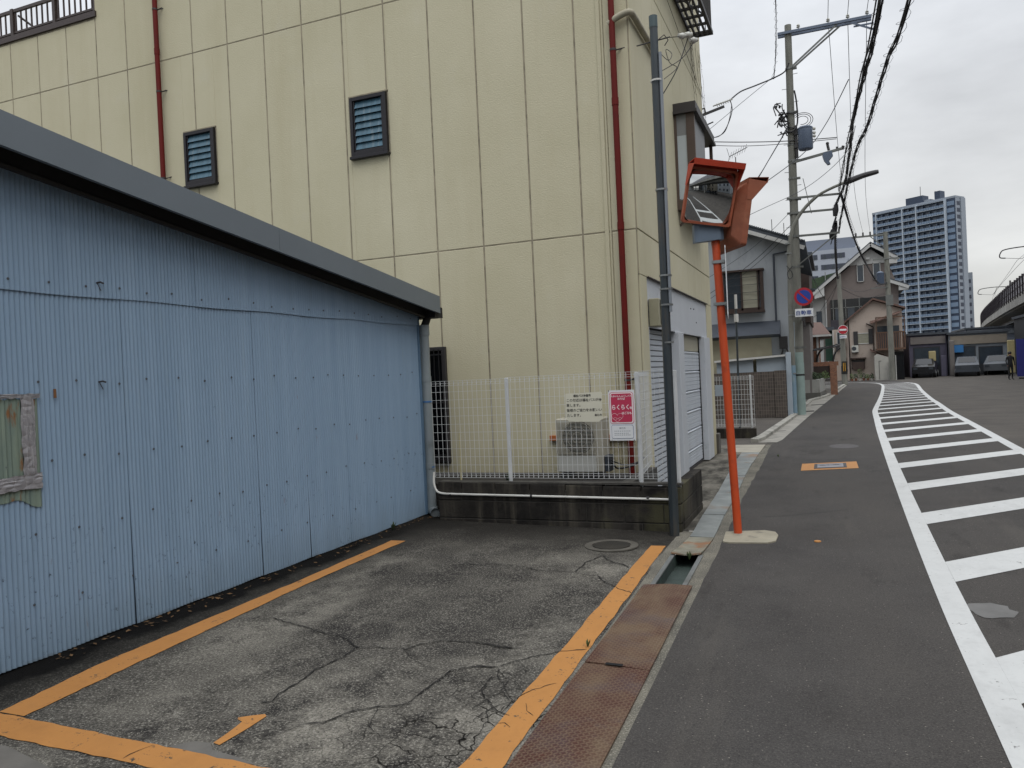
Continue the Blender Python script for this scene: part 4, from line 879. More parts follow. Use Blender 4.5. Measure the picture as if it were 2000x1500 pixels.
# balcony above
bl=thing('balcony_frame','black metal open grid balcony on the building side at the top','balcony',(-1.85,12.5,7.3))
m=MB().box(BX,10.6,7.27,BX+.03,13.80,7.33).box(-1.69,10.6,7.27,-1.65,13.80,7.33).box(BX,13.76,7.27,-1.65,13.80,7.33)
m.build('frame','steel_dark',bl)
m=MB(); y=10.7
while y<13.8: m.box(BX,y,7.28,-1.66,y+.035,7.32); y+=.33
x=BX+.07
while x<-1.7: m.box(x,10.6,7.285,x+.032,13.78,7.315); x+=.085
m.build('floor_bars','steel_dark',bl)
m=MB(); y=10.7
while y<13.8: m.box(-1.685,y,7.33,-1.67,y+.014,8.32); y+=.11
x=BX+.05
while x<-1.7: m.box(x,13.77,7.33,x+.014,13.785,8.32); x+=.10
m.build('rail_bars','steel_dark',bl)
MB().box(-1.70,10.6,8.32,-1.655,13.81,8.37).box(BX,13.75,8.32,-1.66,13.81,8.37).build('handrail','steel_dark',bl)
MB().bar((BX,13.3,7.5),(-1.7,12.2,7.36),.02,.02).bar((BX,12.2,7.36),(-1.7,13.3,7.4),.02,.02).build('hose','black_plastic',bl)
# dry creeper hanging below the balcony corner
mat('dry_vine','#4b4335',.9,v=.3)
rv=random.Random(8); vn=MB()
for s_0 in range(9):
    p=Vector((BX+.01,13.7+rv.uniform(-.35,1.12),7.35)); pts=[p.copy()]
    for q in range(rv.randint(6,16)):
        p=p+Vector((rv.uniform(-.008,.012),rv.uniform(-.05,.05)+(.02 if p.y<14.8 else -.02),-rv.uniform(.05,.13))); p.x=max(BX+.004,p.x); pts.append(p.copy())
        if rv.random()<.5: vn.tube([p,p+Vector((.02,rv.uniform(-.08,.08),-rv.uniform(.02,.1)))],.0022,4)
    vn.tube(pts,.0025,4)
tag(vn.build('dry_creeper','dry_vine'),'dry leafless creeper hanging under the black balcony','plant')
# thin stay wire across the side wall
tag(MB().tube([(BX+.03,10.35,7.1),(BX+.02,14.8,6.56)],.004,5).build('stay_wire','steel_dark'),'thin dark wire slanting down the cream side wall','wire')

# ---- air conditioner
ac=thing('air_conditioner','beige outdoor air conditioner unit behind the fence notices','air conditioner',(-2.71,8.6,.40))
mat('ac_body','#a09c8e',.5,v=.05,sc=3,c2='#7d7a6e',th=(.58,.75)); mat('ac_front','#b2b2ab',.45,v=.05)
MB().bbox(-2.97,8.52,.475,-2.42,8.82,1.09,.012).build('body','ac_body',ac)
MB().box(-2.955,8.512,.485,-2.50,8.521,.66).build('front_plate','ac_front',ac)
MB().tube([(-2.71,8.516,.875),(-2.71,8.5165,.875)],.19,40).build('fan_recess','black_plastic',ac)
fb=MB()
for i in range(6):
    a=i*math.pi/3; fb.add([(-2.71+.03*math.cos(a),8.514,.875+.03*math.sin(a)),(-2.71+.17*math.cos(a+.15),8.514,.875+.17*math.sin(a+.15)),(-2.71+.17*math.cos(a+.75),8.514,.875+.17*math.sin(a+.75))],[(0,1,2)])
mat('fan_grey','#30363c',.5); fb.build('fan_blade','fan_grey',ac)
gr=MB(); z=.69
while z<1.07: gr.box(-2.95,8.497,z,-2.50,8.501,z+.0045); z+=.0155
for r_ in (.06,.12,.18): gr.tube([(-2.71+r_*math.cos(a),8.50,.875+r_*math.sin(a)) for a in [i*math.pi/16 for i in range(33)]],.0022,4,cap=False)
gr.build('grille','ac_body',ac)
MB().bbox(-2.93,8.50,.405,-2.87,8.84,.47).bbox(-2.56,8.50,.405,-2.50,8.84,.47).build('feet','black_plastic',ac)
MB().tube(smoothpath([(-2.42,8.6,.60),(-2.34,8.62,.56),(-2.3,8.7,.50),(-2.15,8.85,.52),(-2.05,8.95,.60)],6),.010,8).tube(smoothpath([(-2.42,8.62,.63),(-2.3,8.6,.58),(-2.2,8.7,.54),(-2.08,8.9,.56)],6),.007,8).tube(smoothpath([(-2.42,8.58,.52),(-2.38,8.5,.44),(-2.2,8.45,.42),(-2.15,8.7,.42),(-2.3,8.8,.43)],6),.006,6).build('hoses','black_plastic',ac)
MB().bbox(-2.42,8.55,.48,-2.36,8.75,.66).build('valve_cover','fan_grey',ac)
mat('orange_rail','#a85e2c',.6,v=.15)
fr_=MB().box(-3.22,8.99,.80,-2.17,9.045,.86).build('rail','orange_rail'); tag(fr_,'orange brown steel rail fixed to the wall behind the air conditioner','rail')

# ================= GREY SERVICE POLE =================
mat('pole_steel','#363d41',.45,metal=.25,v=.18,sc=3,stretch=(3,3,.6),c2='#4d463c',th=(.52,.7)); mat('conduit_grey','#7c8288',.45,v=.08)
gp=thing('service_pole','dark grey steel service pole standing at the end of the block wall','pole',(-1.46,7.52,0))
MB().tube([(-1.463,7.52,-.02),(-1.455,7.52,2.6),(-1.45,7.52,4.88)],.039,8).build('shaft','pole_steel',gp)
MB().tube([(-1.463,7.52,-.02),(-1.4545,7.52,2.35)],[.046,.044],8).build('lower_sleeve','pole_steel',gp)
mat('cap_teal','#3f4f52',.5)
MB().tube([(-1.45,7.52,4.87),(-1.45,7.52,4.98)],.041,14).build('cap','cap_teal',gp,smooth=True)
MB().tube([(-1.395,7.50,4.62),(-1.398,7.50,3.4),(-1.402,7.50,2.15)],.015,10).build('conduit','conduit_grey',gp,smooth=True)
for z,mt_n in ((4.36,'white_plastic'),(3.32,'galv'),(2.50,'galv'),(2.37,'galv'),(2.22,'galv'),(1.86,'galv')):
    MB().tube([(-1.44,7.52,z-.008),(-1.44,7.52,z+.008)],.060 if z>2.0 else .05,14,cap=False).build('band',mt_n,gp)
m=MB().tube([(-1.62,7.52,4.73),(-1.30,7.54,4.76)],.006,6).tube([(-1.42,7.52,4.74),(-1.36,7.56,4.80),(-1.33,7.60,4.76),(-1.37,7.62,4.72)],.005,6)
m.build('eye_bolt','steel_dark',gp)
mat('porcelain','#a9a8a0',.3,v=.15)
m=MB()
for i,(x,y,z) in enumerate(((-1.22,7.75,4.83),(-1.17,7.8,4.85),(-1.125,7.83,4.80))): m.sphere((x,y,z),.032,10,6).tube([(x-.03,y-.03,z),(x+.03,y+.03,z+.01)],.02,8)
m.build('insulator','porcelain',gp,smooth=True)
m=MB().tube([(-1.36,7.56,4.77),(-1.22,7.75,4.83)],.004,5)
m.tube(smoothpath([(-1.40,7.52,4.62),(-1.33,7.56,4.55),(-1.30,7.6,4.62),(-1.36,7.62,4.68),(-1.33,7.62,4.55),(-1.27,7.66,4.50),(-1.38,7.56,4.38)],5),.0035,5)
m.tube(smoothpath([(-1.12,7.83,4.79),(-1.22,7.7,4.60),(-1.39,7.53,4.45)],5),.004,5).tube(smoothpath([(-1.17,7.8,4.83),(-1.27,7.68,4.5),(-1.39,7.55,4.24)],5),.005,5)
m.build('lead_wire','black_plastic',gp)

# ================= TRAFFIC MIRROR =================
mat('mirror_orange','#b8461d',.45,v=.08,sc=3,c2='#8f3a1c',th=(.56,.72),sc2=5); mat('mirror_faded','#a0553a',.6,v=.15,sc=6,c2='#7a3d28',th=(.5,.7)); mat('hood_red','#b03a20',.55,v=.14,sc=5,c2='#93402a',th=(.55,.75))
mat('mirror_back','#80452c',.65,v=.2,sc=5,c2='#8a5238',th=(.5,.7),sc2=8,bump=.1,bs=20)
n=NB('mirror_glass'); n.col((.62,.64,.65)); n.b.inputs['Metallic'].default_value=1; n.rough(.03); MATS['mirror_glass']=n.m
tm=thing('traffic_mirror','orange roadside traffic mirror post with two square convex mirrors','traffic mirror',(-.89,7.69,0))
MB().tube([(-.89,7.69,-.02),(-.935,7.69,1.4),(-.985,7.69,2.92),(-.99,7.69,3.2)],.038,20).build('pole','mirror_orange',tm,smooth=True)
def mirror(c,h,tilt,wd,ht,lab,back,rl=0):
    """h: angle of the horizontal edge in plan; the glass faces the right of that edge"""
    hx=Vector((math.cos(h),math.sin(h),0)); nn=Vector((math.sin(h),-math.cos(h),0)); nn=(nn*math.cos(tilt)-Vector((0,0,1))*math.sin(tilt)).normalized(); up=nn.cross(hx).normalized()
    if up.z<0: up=-up
    roll_=Matrix.Rotation(R(rl),3,nn); hx=roll_@hx; up=roll_@up
    c=Vector(c); P=lambda u,v,d: c+hx*u+up*v+nn*d
    def rect(u0,v0,u1,v1,r,n_=5):
        return [(p[0],p[1]) for p in rr_(u0,v0,u1,v1,r,n_)]
    W,H=wd/2,ht/2; o=rect(-W,-H,W,H,.025); i_=rect(-W+.02,-H+.02,W-.02,H-.02,.03)
    K=len(o); m=MB()
    m.add([P(u,v,-.02) for u,v in o]+[P(u,v,.035) for u,v in o]+[P(u,v,.035) for u,v in i_]+[P(u,v,.0) for u,v in i_],
       [(q,(q+1)%K,K+(q+1)%K,K+q) for q in range(K)]+[(K+q,K+(q+1)%K,2*K+(q+1)%K,2*K+q) for q in range(K)]+[(2*K+q,2*K+(q+1)%K,3*K+(q+1)%K,3*K+q) for q in range(K)])
    hd_=m.build('mirror',back if back else 'mirror_faded',tm,label=lab)
    MB().add([P(u,v,-.02) for u,v in o]+[P(u*.72,v*.72,-.09) for u,v in o],[(q,K+q,K+(q+1)%K,(q+1)%K) for q in range(K)]+[tuple(range(K,2*K))[::-1]]).build('backshell','mirror_back',hd_,smooth=True)
    # convex glass
    g=MB(); n_=16; vs=[]
    for a in range(n_+1):
        for b in range(n_+1):
            u=(-1+2*a/n_); v=(-1+2*b/n_)
            q=max(abs(u),abs(v)); rr2=math.hypot(u,v); 
            if rr2>1.26: s__=1.26/rr2; u*=s__; v*=s__
            vs.append(P(u*(W-.018),v*(H-.018),.062-.034*(u*u+v*v)))
    g.add(vs,[(a*(n_+1)+b,(a+1)*(n_+1)+b,(a+1)*(n_+1)+b+1,a*(n_+1)+b+1) for a in range(n_) for b in range(n_)]).build('glass','mirror_glass',hd_,smooth=True)
    # hood: top plate with two side wings
    th=.004; D=.17
    hp=[P(-W,H+.02,-.02),P(W,H+.02,-.02),P(W+.0,H+.02,D),P(-W-.0,H+.02,D)]
    def slab(pts,nv): pts=[Vector(p) for p in pts]; nv=Vector(nv)*th; k_=len(pts); return (pts+[p+nv for p in pts],[tuple(range(k_))[::-1],tuple(range(k_,2*k_))]+[(q,(q+1)%k_,k_+(q+1)%k_,k_+q) for q in range(k_)])
    hm=MB(); hm.add(*slab(hp,up)); hm.add(*slab([P(-W,H+.02,-.02),P(-W,H+.02,D),P(-W,H-.17,.035),P(-W,H-.17,-.02)],-hx)); hm.add(*slab([P(W,H+.02,-.02),P(W,H-.17,-.02),P(W,H-.17,.035),P(W,H+.02,D)],hx))
    hm.add(*slab([P(-W,H-.02,-.022),P(W,H-.02,-.022),P(W,H+.024,-.022),P(-W,H+.024,-.022)],-nn))
    hm.add(*slab([P(-W-.004,H+.015,D),P(W+.004,H+.015,D),P(W+.004,H+.065,D+.004),P(-W-.004,H+.065,D+.004)],-nn)); hm.add(*slab([P(-W-.004,H+.065,D+.004),P(W+.004,H+.065,D+.004),P(W,H+.03,-.02),P(-W,H+.03,-.02)],up))
    hm.build('hood','hood_red' if not back else back,hd_)
    MB().bar(P(0,0,-.09),(-.988,7.69,c.z-.05),.06,.04).bar(P(0,-.1,-.07),(-.985,7.69,c.z-.16),.04,.03).build('arm','steel_dark',hd_)
mirror((-1.0,7.52,3.195),R(25),R(13),.47,.51,'left mirror whose convex glass faces the street',None,rl=-8)
mirror((-.84,7.86,3.02),R(-58+180),R(10),.62,.60,'right mirror turned away and showing its weathered brown back','mirror_back')
mat('bracket_blue','#5f6d7c',.4,v=.08)
m=MB(); hx=Vector((math.cos(R(25)),math.sin(R(25)),0)); nn=Vector((hx.y,-hx.x,0)); cc=Vector((-1.05,7.66,2.875))
def ur(u,v,d): return cc+hx*u+nn*d+Vector((0,0,v))
o=[(-.14,-.02),(-.14,.05),(-.10,.08),(.10,.08),(.14,.05),(.14,-.02)]
m.add([ur(u,-.085+.02*(u>0),d) for u,d in o]+[ur(u,.085,d) for u,d in o],[(0,1,2,3,4,5),(11,10,9,8,7,6)]+[(i,6+i,6+(i+1)%6,(i+1)%6) for i in range(6)])
m.build('bracket_cover','bracket_blue',tm)
# slim plate clamped to the post, seen almost edge-on
h=Vector((.10,-.995,0)).normalized(); side=Vector((.995,.10,0))
m=MB(); c0=Vector((-.895,7.66,0))
def pl(u,z,d): return c0+h*u+side*d+Vector((0,0,z))
pts=[(p[0],p[1]) for p in rr_(-.12,2.06,.12,2.74,.03)]
m.add([pl(u,z,.0) for u,z in pts]+[pl(u,z,.006) for u,z in pts],[tuple(range(28))[::-1],tuple(range(28,56))]+[(q,(q+1)%28,28+(q+1)%28,28+q) for q in range(28)])
m.build('sign_plate','sign_white',tm)
for z in (2.60,2.20): MB().box(-1.02,7.64,z-.012,-.90,7.74,z+.016).tube([(-.955+ (2.4-z)*.03,7.69,z-.014),(-.955+(2.4-z)*.03,7.69,z+.014)],.046,14).build('clamp','galv',tm)
# ================= FAR SIDE OF THE STREET =================
mat('grey_render','#9a9fa3',.8,v=.07,sc=.8,c2='#6f7275',th=(.56,.78),sc2=1.2,st2=(1,1,.4),bump=.2,bs=30); mat('roof_slate','#3b4148',.6,v=.2,sc=4)
mat('white_wood','#b9b9b5',.6,v=.08); mat('brown_wood','#33241d',.6,v=.2,sc=4); mat('curtain','#8c8a7a',.7,v=.15,sc=2,stretch=(1,1,6)); mat('glass_dark','#343c44',.15,v=.2,sc=2)
mat('awning_slate','#363c45',.55,v=.15,sc=3); mat('shutter_cream','#a39d86',.6,v=.08); mat('pale_blue','#9aa5ae',.6,v=.06); mat('tile_dark','#4a423c',.7,v=.1)
gh=thing('grey_house','grey rendered two storey house with brown bay window and dark awning','house',(-3.6,27,0))
GY=27; RX=-1.15
MB().prism([(-6.1,0),(RX,0),(RX,5.62),(-3.6,6.48),(-6.1,5.62)],1,GY,36).build('wall','grey_render',gh)
rf=MB()
for s_,xe in ((1,-.62),(-1,-6.6)):
    xr=-3.6; zr_=6.66; ze=5.44 if s_>0 else 5.44
    rf.add([(xr,GY-.35,zr_),(xe,GY-.35,ze),(xe,36.3,ze),(xr,36.3,zr_),(xr,GY-.35,zr_-.12),(xe,GY-.35,ze-.12),(xe,36.3,ze-.12),(xr,36.3,zr_-.12)],[(0,1,2,3),(7,6,5,4),(0,4,5,1),(1,5,6,2),(2,6,7,3),(3,7,4,0)])
rfo=rf.build('roof','roof_slate',gh)
rt=MB()
for i in range(46):
    t=i/46; 
    for xa,xb in ((-3.6,-.60),(-3.6,-6.62)):
        x=xa+(xb-xa)*t; z=6.68-(6.68-5.46)*t; rt.tube([(x,GY-.38,z+.01),(x,GY-.1,z+.01)],.035,6)
rt.build('tile_ends','roof_slate',rfo)
MB().bar((-3.6,GY-.37,6.47),(-.66,GY-.37,5.27),.04,.12).bar((-3.6,GY-.37,6.47),(-6.55,GY-.37,5.27),.04,.12).box(-2.5,GY-.3,5.80,-2.38,GY,5.95).box(-1.1,GY-.3,5.2,-.98,GY,5.4).build('bargeboard','white_wood',rfo)
wn=MB().box(-3.3,GY-.32,4.70,-1.93,GY,4.76).box(-3.3,GY-.30,3.34,-1.95,GY,3.42).box(-2.06,GY-.28,3.42,-1.97,GY,4.70).box(-3.3,GY-.28,3.42,-3.2,GY,4.70).build('window','brown_wood',gh)
MB().box(-2.68,GY-.24,3.42,-2.62,GY-.18,4.70).box(-2.16,GY-.24,3.42,-2.11,GY-.18,4.70).box(-3.2,GY-.24,3.42,-2.06,GY-.18,3.50).build('sash','brown_wood',wn)
MB().box(-2.62,GY-.21,3.5,-2.16,GY-.20,4.7).build('pane','curtain',wn); MB().box(-3.2,GY-.205,3.5,-2.68,GY-.195,4.7).build('pane','glass_dark',wn)
wb=MB()
for i in range(4):
    z=3.75+.25*i; wb.box(-3.3,GY-.275,z,-2.0,GY-.265,z+.014)
wb.build('window_bars','steel_dark',wn)
MB().add([(-4.2,GY-.02,3.04),(-1.5,GY-.02,3.04),(-1.5,GY-.55,2.58),(-4.2,GY-.55,2.58),(-4.2,GY,2.50),(-1.5,GY,2.50)],[(3,2,1,0),(1,2,5),(0,4,3),(2,3,4,5)]).build('awning','awning_slate',gh)
MB().box(-4.1,GY-.03,.0,-1.8,GY,2.50).build('roller_door','shutter_cream',gh)
MB().tube([(-1.62,GY-.05,3.0),(-1.62,GY-.05,5.2)],.03,8).tube([(-1.62,GY-.05,5.2),(-1.15,GY-.05,5.25)],.02,6).build('wall_pipe','awning_slate',gh)
MB().box(-1.55,GY-.2,2.1,-1.3,GY,2.5).tube([(-1.5,GY-.1,1.9),(-1.4,GY-.1,2.3),(-1.3,GY-.1,2.0)],.03,6).build('wall_meter','steel_dark',gh)
ln=thing('lean_to','low lean-to with thin grey roof between tiled wall and grey house','lean-to',(-2.2,25.8,0))
MB().add([(-3.4,25.05,1.80),(-1.22,25.05,1.90),(-1.22,26.9,1.90),(-3.4,26.9,1.80),(-3.4,25.05,1.74),(-1.22,25.05,1.84),(-1.22,26.9,1.84),(-3.4,26.9,1.74)],[(0,1,2,3),(7,6,5,4),(0,4,5,1),(1,5,6,2),(2,6,7,3),(3,7,4,0)]).build('roof','white_wood',ln)
MB().box(-3.35,25.2,1.3,-2.25,25.24,1.80).box(-2.15,25.2,1.3,-1.3,25.24,1.84).build('screen','pale_blue',ln)
MB().bbox(-1.28,25.0,0,-1.14,25.2,1.95).build('post','pale_blue',ln); MB().bbox(-1.12,25.9,0,-1.02,26.5,2.9).build('post','pale_blue',ln)
n=NB('lattice_tile'); a=n.t.nodes.new('ShaderNodeTexBrick'); n.l(n.mapc((1,1,1),(R(90),0,0)),a.inputs[0]); a.offset=0
a.inputs['Scale'].default_value=5; a.inputs['Color1'].default_value=lin('#4e4640')+(1,); a.inputs['Color2'].default_value=lin('#3a3430')+(1,); a.inputs['Mortar'].default_value=lin('#6f665c')+(1,); a.inputs['Mortar Size'].default_value=.02; a.inputs['Brick Width'].default_value=.36; a.inputs['Row Height'].default_value=.55
n.col(a.outputs[0]); n.rough(.7); n.bump(n.noise(30,4,.6),.4,.01); MATS['lattice_tile']=n.m
tw_=thing('tiled_wall','dark brown tiled boundary wall before the grey house','wall',(-2.4,24.9,0))
MB().box(-5.5,24.9,0,-1.62,25.03,1.40).build('wall','lattice_tile',tw_); MB().bbox(-1.62,24.86,0,-1.28,25.06,1.42).build('pillar','lattice_tile',tw_)
# second fence
f2=thing('mesh_fence','short white mesh fence on a concrete base beyond the cream building','fence',(-2.4,18,0))
meshpanel((-3.4,18.02,0),(-1.62,18.02,0),.26,1.38,f2,vs_=.065,hs=.11,r=.004)
MB().bbox(-1.71,18.04,.0,-1.67,18.08,1.40).build('post','white_metal',f2); MB().bbox(-3.6,17.95,-.02,-1.60,18.10,.22,.01).build('concrete_base','block_dark',f2)
MB().box(-2.45,18.0,.95,-2.1,18.01,1.2).build('white_board','pale_blue',f2)
vp=thing('vent_pipe','slim grey vent pole with a white collar before the grey house','pole',(-1.97,18.3,0))
MB().tube([(-1.98,18.3,0),(-1.955,18.3,2.95)],.024,8).build('pole','pole_steel',vp); MB().tube([(-1.955,18.3,2.60),(-1.955,18.3,2.78)],.05,10).tube([(-1.95,18.3,2.9),(-1.95,18.3,3.22)],.03,8).build('collar','white_plastic',vp)

# ---- utility poles
n=NB('pole_concrete'); f=n.noise(2,7,.62,n.mapc((2,2,.5))); k=n.mix(n.rng(f,.35,.65),lin('#5f5f58'),lin('#7b7b73')); k=n.mix(n.rng(n.noise(14,5,.6),.55,.75,0,.4),k,lin('#4d4c47')); n.col(k); n.rough(.85); n.bump(n.noise(40,4,.6),.3,.01); MATS['pole_concrete']=n.m
mat('arm_steel','#5c6676',.5,metal=.3,v=.12); mat('arm_galv','#6a6c69',.5,metal=.4,v=.15); mat('transformer','#4f5b6d',.45,v=.08,sc=2); mat('cable','#141318',.6,v=.2); mat('wire_grey','#3d4046',.6,v=.1)
u1=thing('utility_pole','tall concrete utility pole with transformer standing past the grey house','utility pole',(-.95,26,0))
def ux(z): return -.955+.0085*z
MB().tube([(ux(0),26,-.05),(ux(3),26,3),(ux(12.1),26,12.1)],[.150,.140,.10],20).build('shaft','pole_concrete',u1,smooth=True)
for z in (2.1,3.2,4.6,5.56,6.25,6.7,7.35,7.9,8.4,9.4,10.75): MB().tube([(ux(z),26,z-.03),(ux(z),26,z+.03)],.148-.0036*z+.012,18).box(ux(z)+.10,25.96,z-.03,ux(z)+.22,26.04,z+.03).build('band','arm_galv',u1)
m=MB()
for i in range(22):
    z=2.4+.43*i; sx=1 if i%2 else -1
    if z<11: m.tube([(ux(z),26,z),(ux(z)+sx*.24,26,z+.01)],.008,5)
m.build('step_bolts','steel_dark',u1)
m=MB().box(-1.16,25.85,11.80,1.50,25.92,11.88).box(-1.16,26.08,11.80,1.50,26.15,11.88); m.build('crossarm','arm_steel',u1)
MB().bar((-.82,25.9,10.75),(.55,25.9,11.80),.03,.05).bar((-.82,26.1,10.75),(.62,26.1,11.80),.03,.05).build('crossarm_brace','arm_galv',u1)
MB().box(1.0,25.86,11.60,1.55,25.9,11.64).bar((.9,25.9,11.78),(1.55,25.7,11.35),.04,.05).build('side_bracket','arm_steel',u1)
for i,(x,y) in enumerate(((.30,25.9),(.85,25.9),(1.38,25.9),(-.55,25.9))):
    MB().lathe((x,y,11.88),[(.02,0),(.02,.05),(.06,.06),(.03,.09),(.055,.11),(.03,.15)],10).build('insulator','porcelain',u1,smooth=True)
tf=MB().lathe((-.48,25.85,8.16),[(.20,0),(.215,.03),(.215,.62),(.225,.63),(.225,.66),(.16,.70),(.05,.71)],24).build('transformer','transformer',u1,smooth=True)
MB().box(-.78,25.85,7.95,-.70,25.95,8.95).box(-.8,25.82,8.25,-.66,25.9,8.35).box(-.8,25.82,8.65,-.66,25.9,8.75).build('mount','steel_dark',tf)
m=MB()
for z in (8.72,8.6,8.5): m.sphere((-.22,25.72,z),.05,8,5)
m.build('bushing','porcelain',tf,smooth=True)
MB().bar((ux(7.9),25.9,7.83),(.55,25.9,8.05),.07,.07).build('equipment_arm','arm_galv',u1)
m=MB().add([(.02,25.8,7.98),(.25,25.8,8.0),(.28,25.8,7.86),(.16,25.8,7.72),(.2,25.8,7.62),(.12,25.8,7.60),(.02,25.8,7.74),(-.02,25.8,7.88)]+[(.02,25.95,7.98),(.25,25.95,8.0),(.28,25.95,7.86),(.16,25.95,7.72),(.2,25.95,7.62),(.12,25.95,7.60),(.02,25.95,7.74),(-.02,25.95,7.88)],[tuple(range(8)),tuple(range(8,16))[::-1]]+[(i,8+i,8+(i+1)%8,(i+1)%8) for i in range(8)])
m.build('switch_gear','transformer',u1)
MB().tube([(.17,25.9,8.05),(.14,25.9,8.22)],.04,8).sphere((.14,25.9,8.26),.05,8,5).tube([(.4,25.9,8.04),(.4,25.9,8.12)],.03,8).tube([(.55,25.9,8.02),(.58,25.9,8.12)],.045,8).build('insulator','steel_dark',u1)
for (z0,x1,z1) in ((6.73,.45,6.69),(6.27,.23,6.24),(5.55,.38,5.52)):
    MB().bar((ux(z0)-.2,25.88,z0),(x1,25.88,z1),.05,.06).build('cable_arm','arm_galv',u1)
MB().bar((ux(6),25.9,4.6),(.30,25.9,5.5),.03,.03).build('arm_stay','arm_galv',u1); MB().bar((-.4,25.9,6.2),(-.6,25.9,7.3),.02,.02).build('arm_stay','arm_galv',u1)
# tangled joint cables
rc=random.Random(12); m=MB()
for q in range(24):
    c=Vector((ux(9)-.17+rc.uniform(-.20,.08),25.86+rc.uniform(-.1,.1),9.0+rc.uniform(-.35,.65)))
    pts=[c+Vector((rc.uniform(-.13,.10),rc.uniform(-.06,.06),rc.uniform(-.12,.2))) for _ in range(4)]
    m.tube(smoothpath(pts,4),.017,5)
m.tube(smoothpath([(ux(9)+.14,25.8,10.0),(ux(9)+.19,25.8,9.6),(ux(9)+.19,25.8,9.0),(ux(9)+.05,25.75,8.75),(ux(9)-.15,25.8,8.8)],5),.025,6)
for r_ in (.17,.25,.31): m.tube([(ux(9)+.33+r_*math.cos(a),25.8,9.05+r_*.75*math.sin(a)) for a in [i*math.pi/10 for i in range(-6,9)]],.010,5)
for z in (8.75,8.9,9.35): m.tube([(ux(9)+.15*math.cos(a),26+.15*math.sin(a),z+.03*math.sin(a*2)) for a in [i*math.pi/8 for i in range(17)]],.018,5)
m.build('joint_cables','cable',u1)
# foot covers
mat('pole_wrap_blue','#6f8796',.6,v=.15,sc=4,c2='#8a938f',th=(.5,.7)); mat('pole_wrap_pale','#80918c',.6,v=.1)
MB().tube([(ux(0),26,.0),(ux(0),26,1.95)],.158,20).build('pole_sleeve','pole_wrap_pale',u1,smooth=True)
MB().tube([(ux(0),26,1.22),(ux(0),26,1.27)],.162,20).build('sleeve_band','ink_black',u1)
# lamp column
lp_=thing('street_lamp','curved grey street lamp column in front of the concrete utility pole','street lamp',(-1.18,25.6,0))
MB().tube(smoothpath([(-1.13,25.65,0),(-1.12,25.65,2),(-1.10,25.65,4.0),(-1.05,25.65,5.3),(-.80,25.65,6.05),(-.20,25.65,6.66),(.62,25.65,6.98)],6),[.085]*6+[.078]*6+[.07]*6+[.06]*6+[.05]*6+[.042]*7,12).build('column','pole_concrete',lp_,smooth=True)
lm_=MB().tube(smoothpath([(.55,25.65,6.95),(.70,25.65,6.99),(1.1,25.65,7.10),(1.5,25.65,7.16)],4),[.05,.08,.085,.09,.09,.09,.088,.085,.082,.08,.075,.07,.055],10)
lm_.build('lamp_head','steel_dark',lp_,smooth=True)
MB().tube([(-1.13,25.65,.0),(-1.13,25.65,1.55)],.095,14).build('column_sleeve','pole_wrap_blue',lp_,smooth=True)
m=MB()
for z in (1.3,3.1,5.0,5.3): m.tube([(-1.1,25.65,z-.02),(-1.1,25.65,z+.02)],.095,14)
m.build('bands','galv',lp_)
m=MB(); m.tube(smoothpath([(-1.17,25.6,4.62),(-1.05,25.5,4.45),(-1.0,25.55,4.3),(-1.1,25.5,4.2),(-1.15,25.55,4.4),(-1.0,25.6,4.6)],5),.012,5); m.build('lead_wire','cable',lp_)
MB().bbox(-1.24,25.45,1.0,-1.16,25.5,1.9).build('notice_strip','sign_white',lp_)
# no parking sign
mat('sign_red','#a31f2c',.4,v=.03); mat('sign_blue','#1f3d92',.4,v=.03)
ns=thing('no_parking_sign','round blue no parking sign with red ring and small plate below','sign',(-.71,25.4,3.6))
def rdisc(c,r,th,y,mt_,nm,par,n_=32): return MB().add([(c[0]+r*math.cos(a),y,c[1]+r*math.sin(a)) for a in [i*2*math.pi/n_ for i in range(n_)]]+[(c[0]+r*math.cos(a),y+th,c[1]+r*math.sin(a)) for a in [i*2*math.pi/n_ for i in range(n_)]],[tuple(range(n_)),tuple(range(n_,2*n_))[::-1]]+[(i,n_+i,n_+(i+1)%n_,(i+1)%n_) for i in range(n_)]).build(nm,mt_,par)
cN=(-.71,3.62)
rdisc(cN,.275,.012,25.40,'sign_red','sign_face',ns); rdisc(cN,.205,.003,25.396,'sign_blue','blue_field',ns)
MB().bar((cN[0]-.16,25.393,cN[1]+.16),(cN[0]+.16,25.393,cN[1]-.16),.004,.05).build('red_bar','sign_red',ns)
MB().box(-.975,25.40,3.02,-.455,25.41,3.26).build('plate','sign_white',ns); text('自動車',.155,FRONT(-.965,25.395,3.075),MATS['ink_blue'],ns,bold=.002)
MB().box(-.80,25.41,2.9,-.74,25.9,3.0).box(-.74,25.41,2.7,-.70,25.45,3.9).build('bracket','steel_dark',ns)

# pole 2 and no entry sign
def upole(label,x,y,h,r):
    t=thing('utility_pole',label,'utility pole',(x,y,0)); MB().tube([(x,y,-.05),(x-.1,y,h)],[r,r*.72],14).build('shaft','pole_concrete',t,smooth=True); return t
u2=upole('short concrete utility pole carrying the no entry sign by the brick gate',.76,57.3,7.5,.19)
MB().tube([(.76,57.3,.75),(.76,57.3,1.6)],.196,14).build('wrap','ink_black',u2)
mat('yellow_mark','#b98a2a',.6); MB().box(.70,57.08,.95,.74,57.1,1.5).box(.80,57.08,.95,.84,57.1,1.5).build('reflector_stripes','yellow_mark',u2)
ne=thing('no_entry_sign','round red no entry sign with white bar on the short pole','sign',(.78,57,3.7))
rdisc((.78,3.72),.31,.012,57.0,'sign_white','rim',ne); rdisc((.78,3.72),.285,.006,56.985,'sign_red','sign_face',ne); MB().box(.56,56.97,3.66,1.0,56.98,3.78).build('white_bar','sign_white',ne)
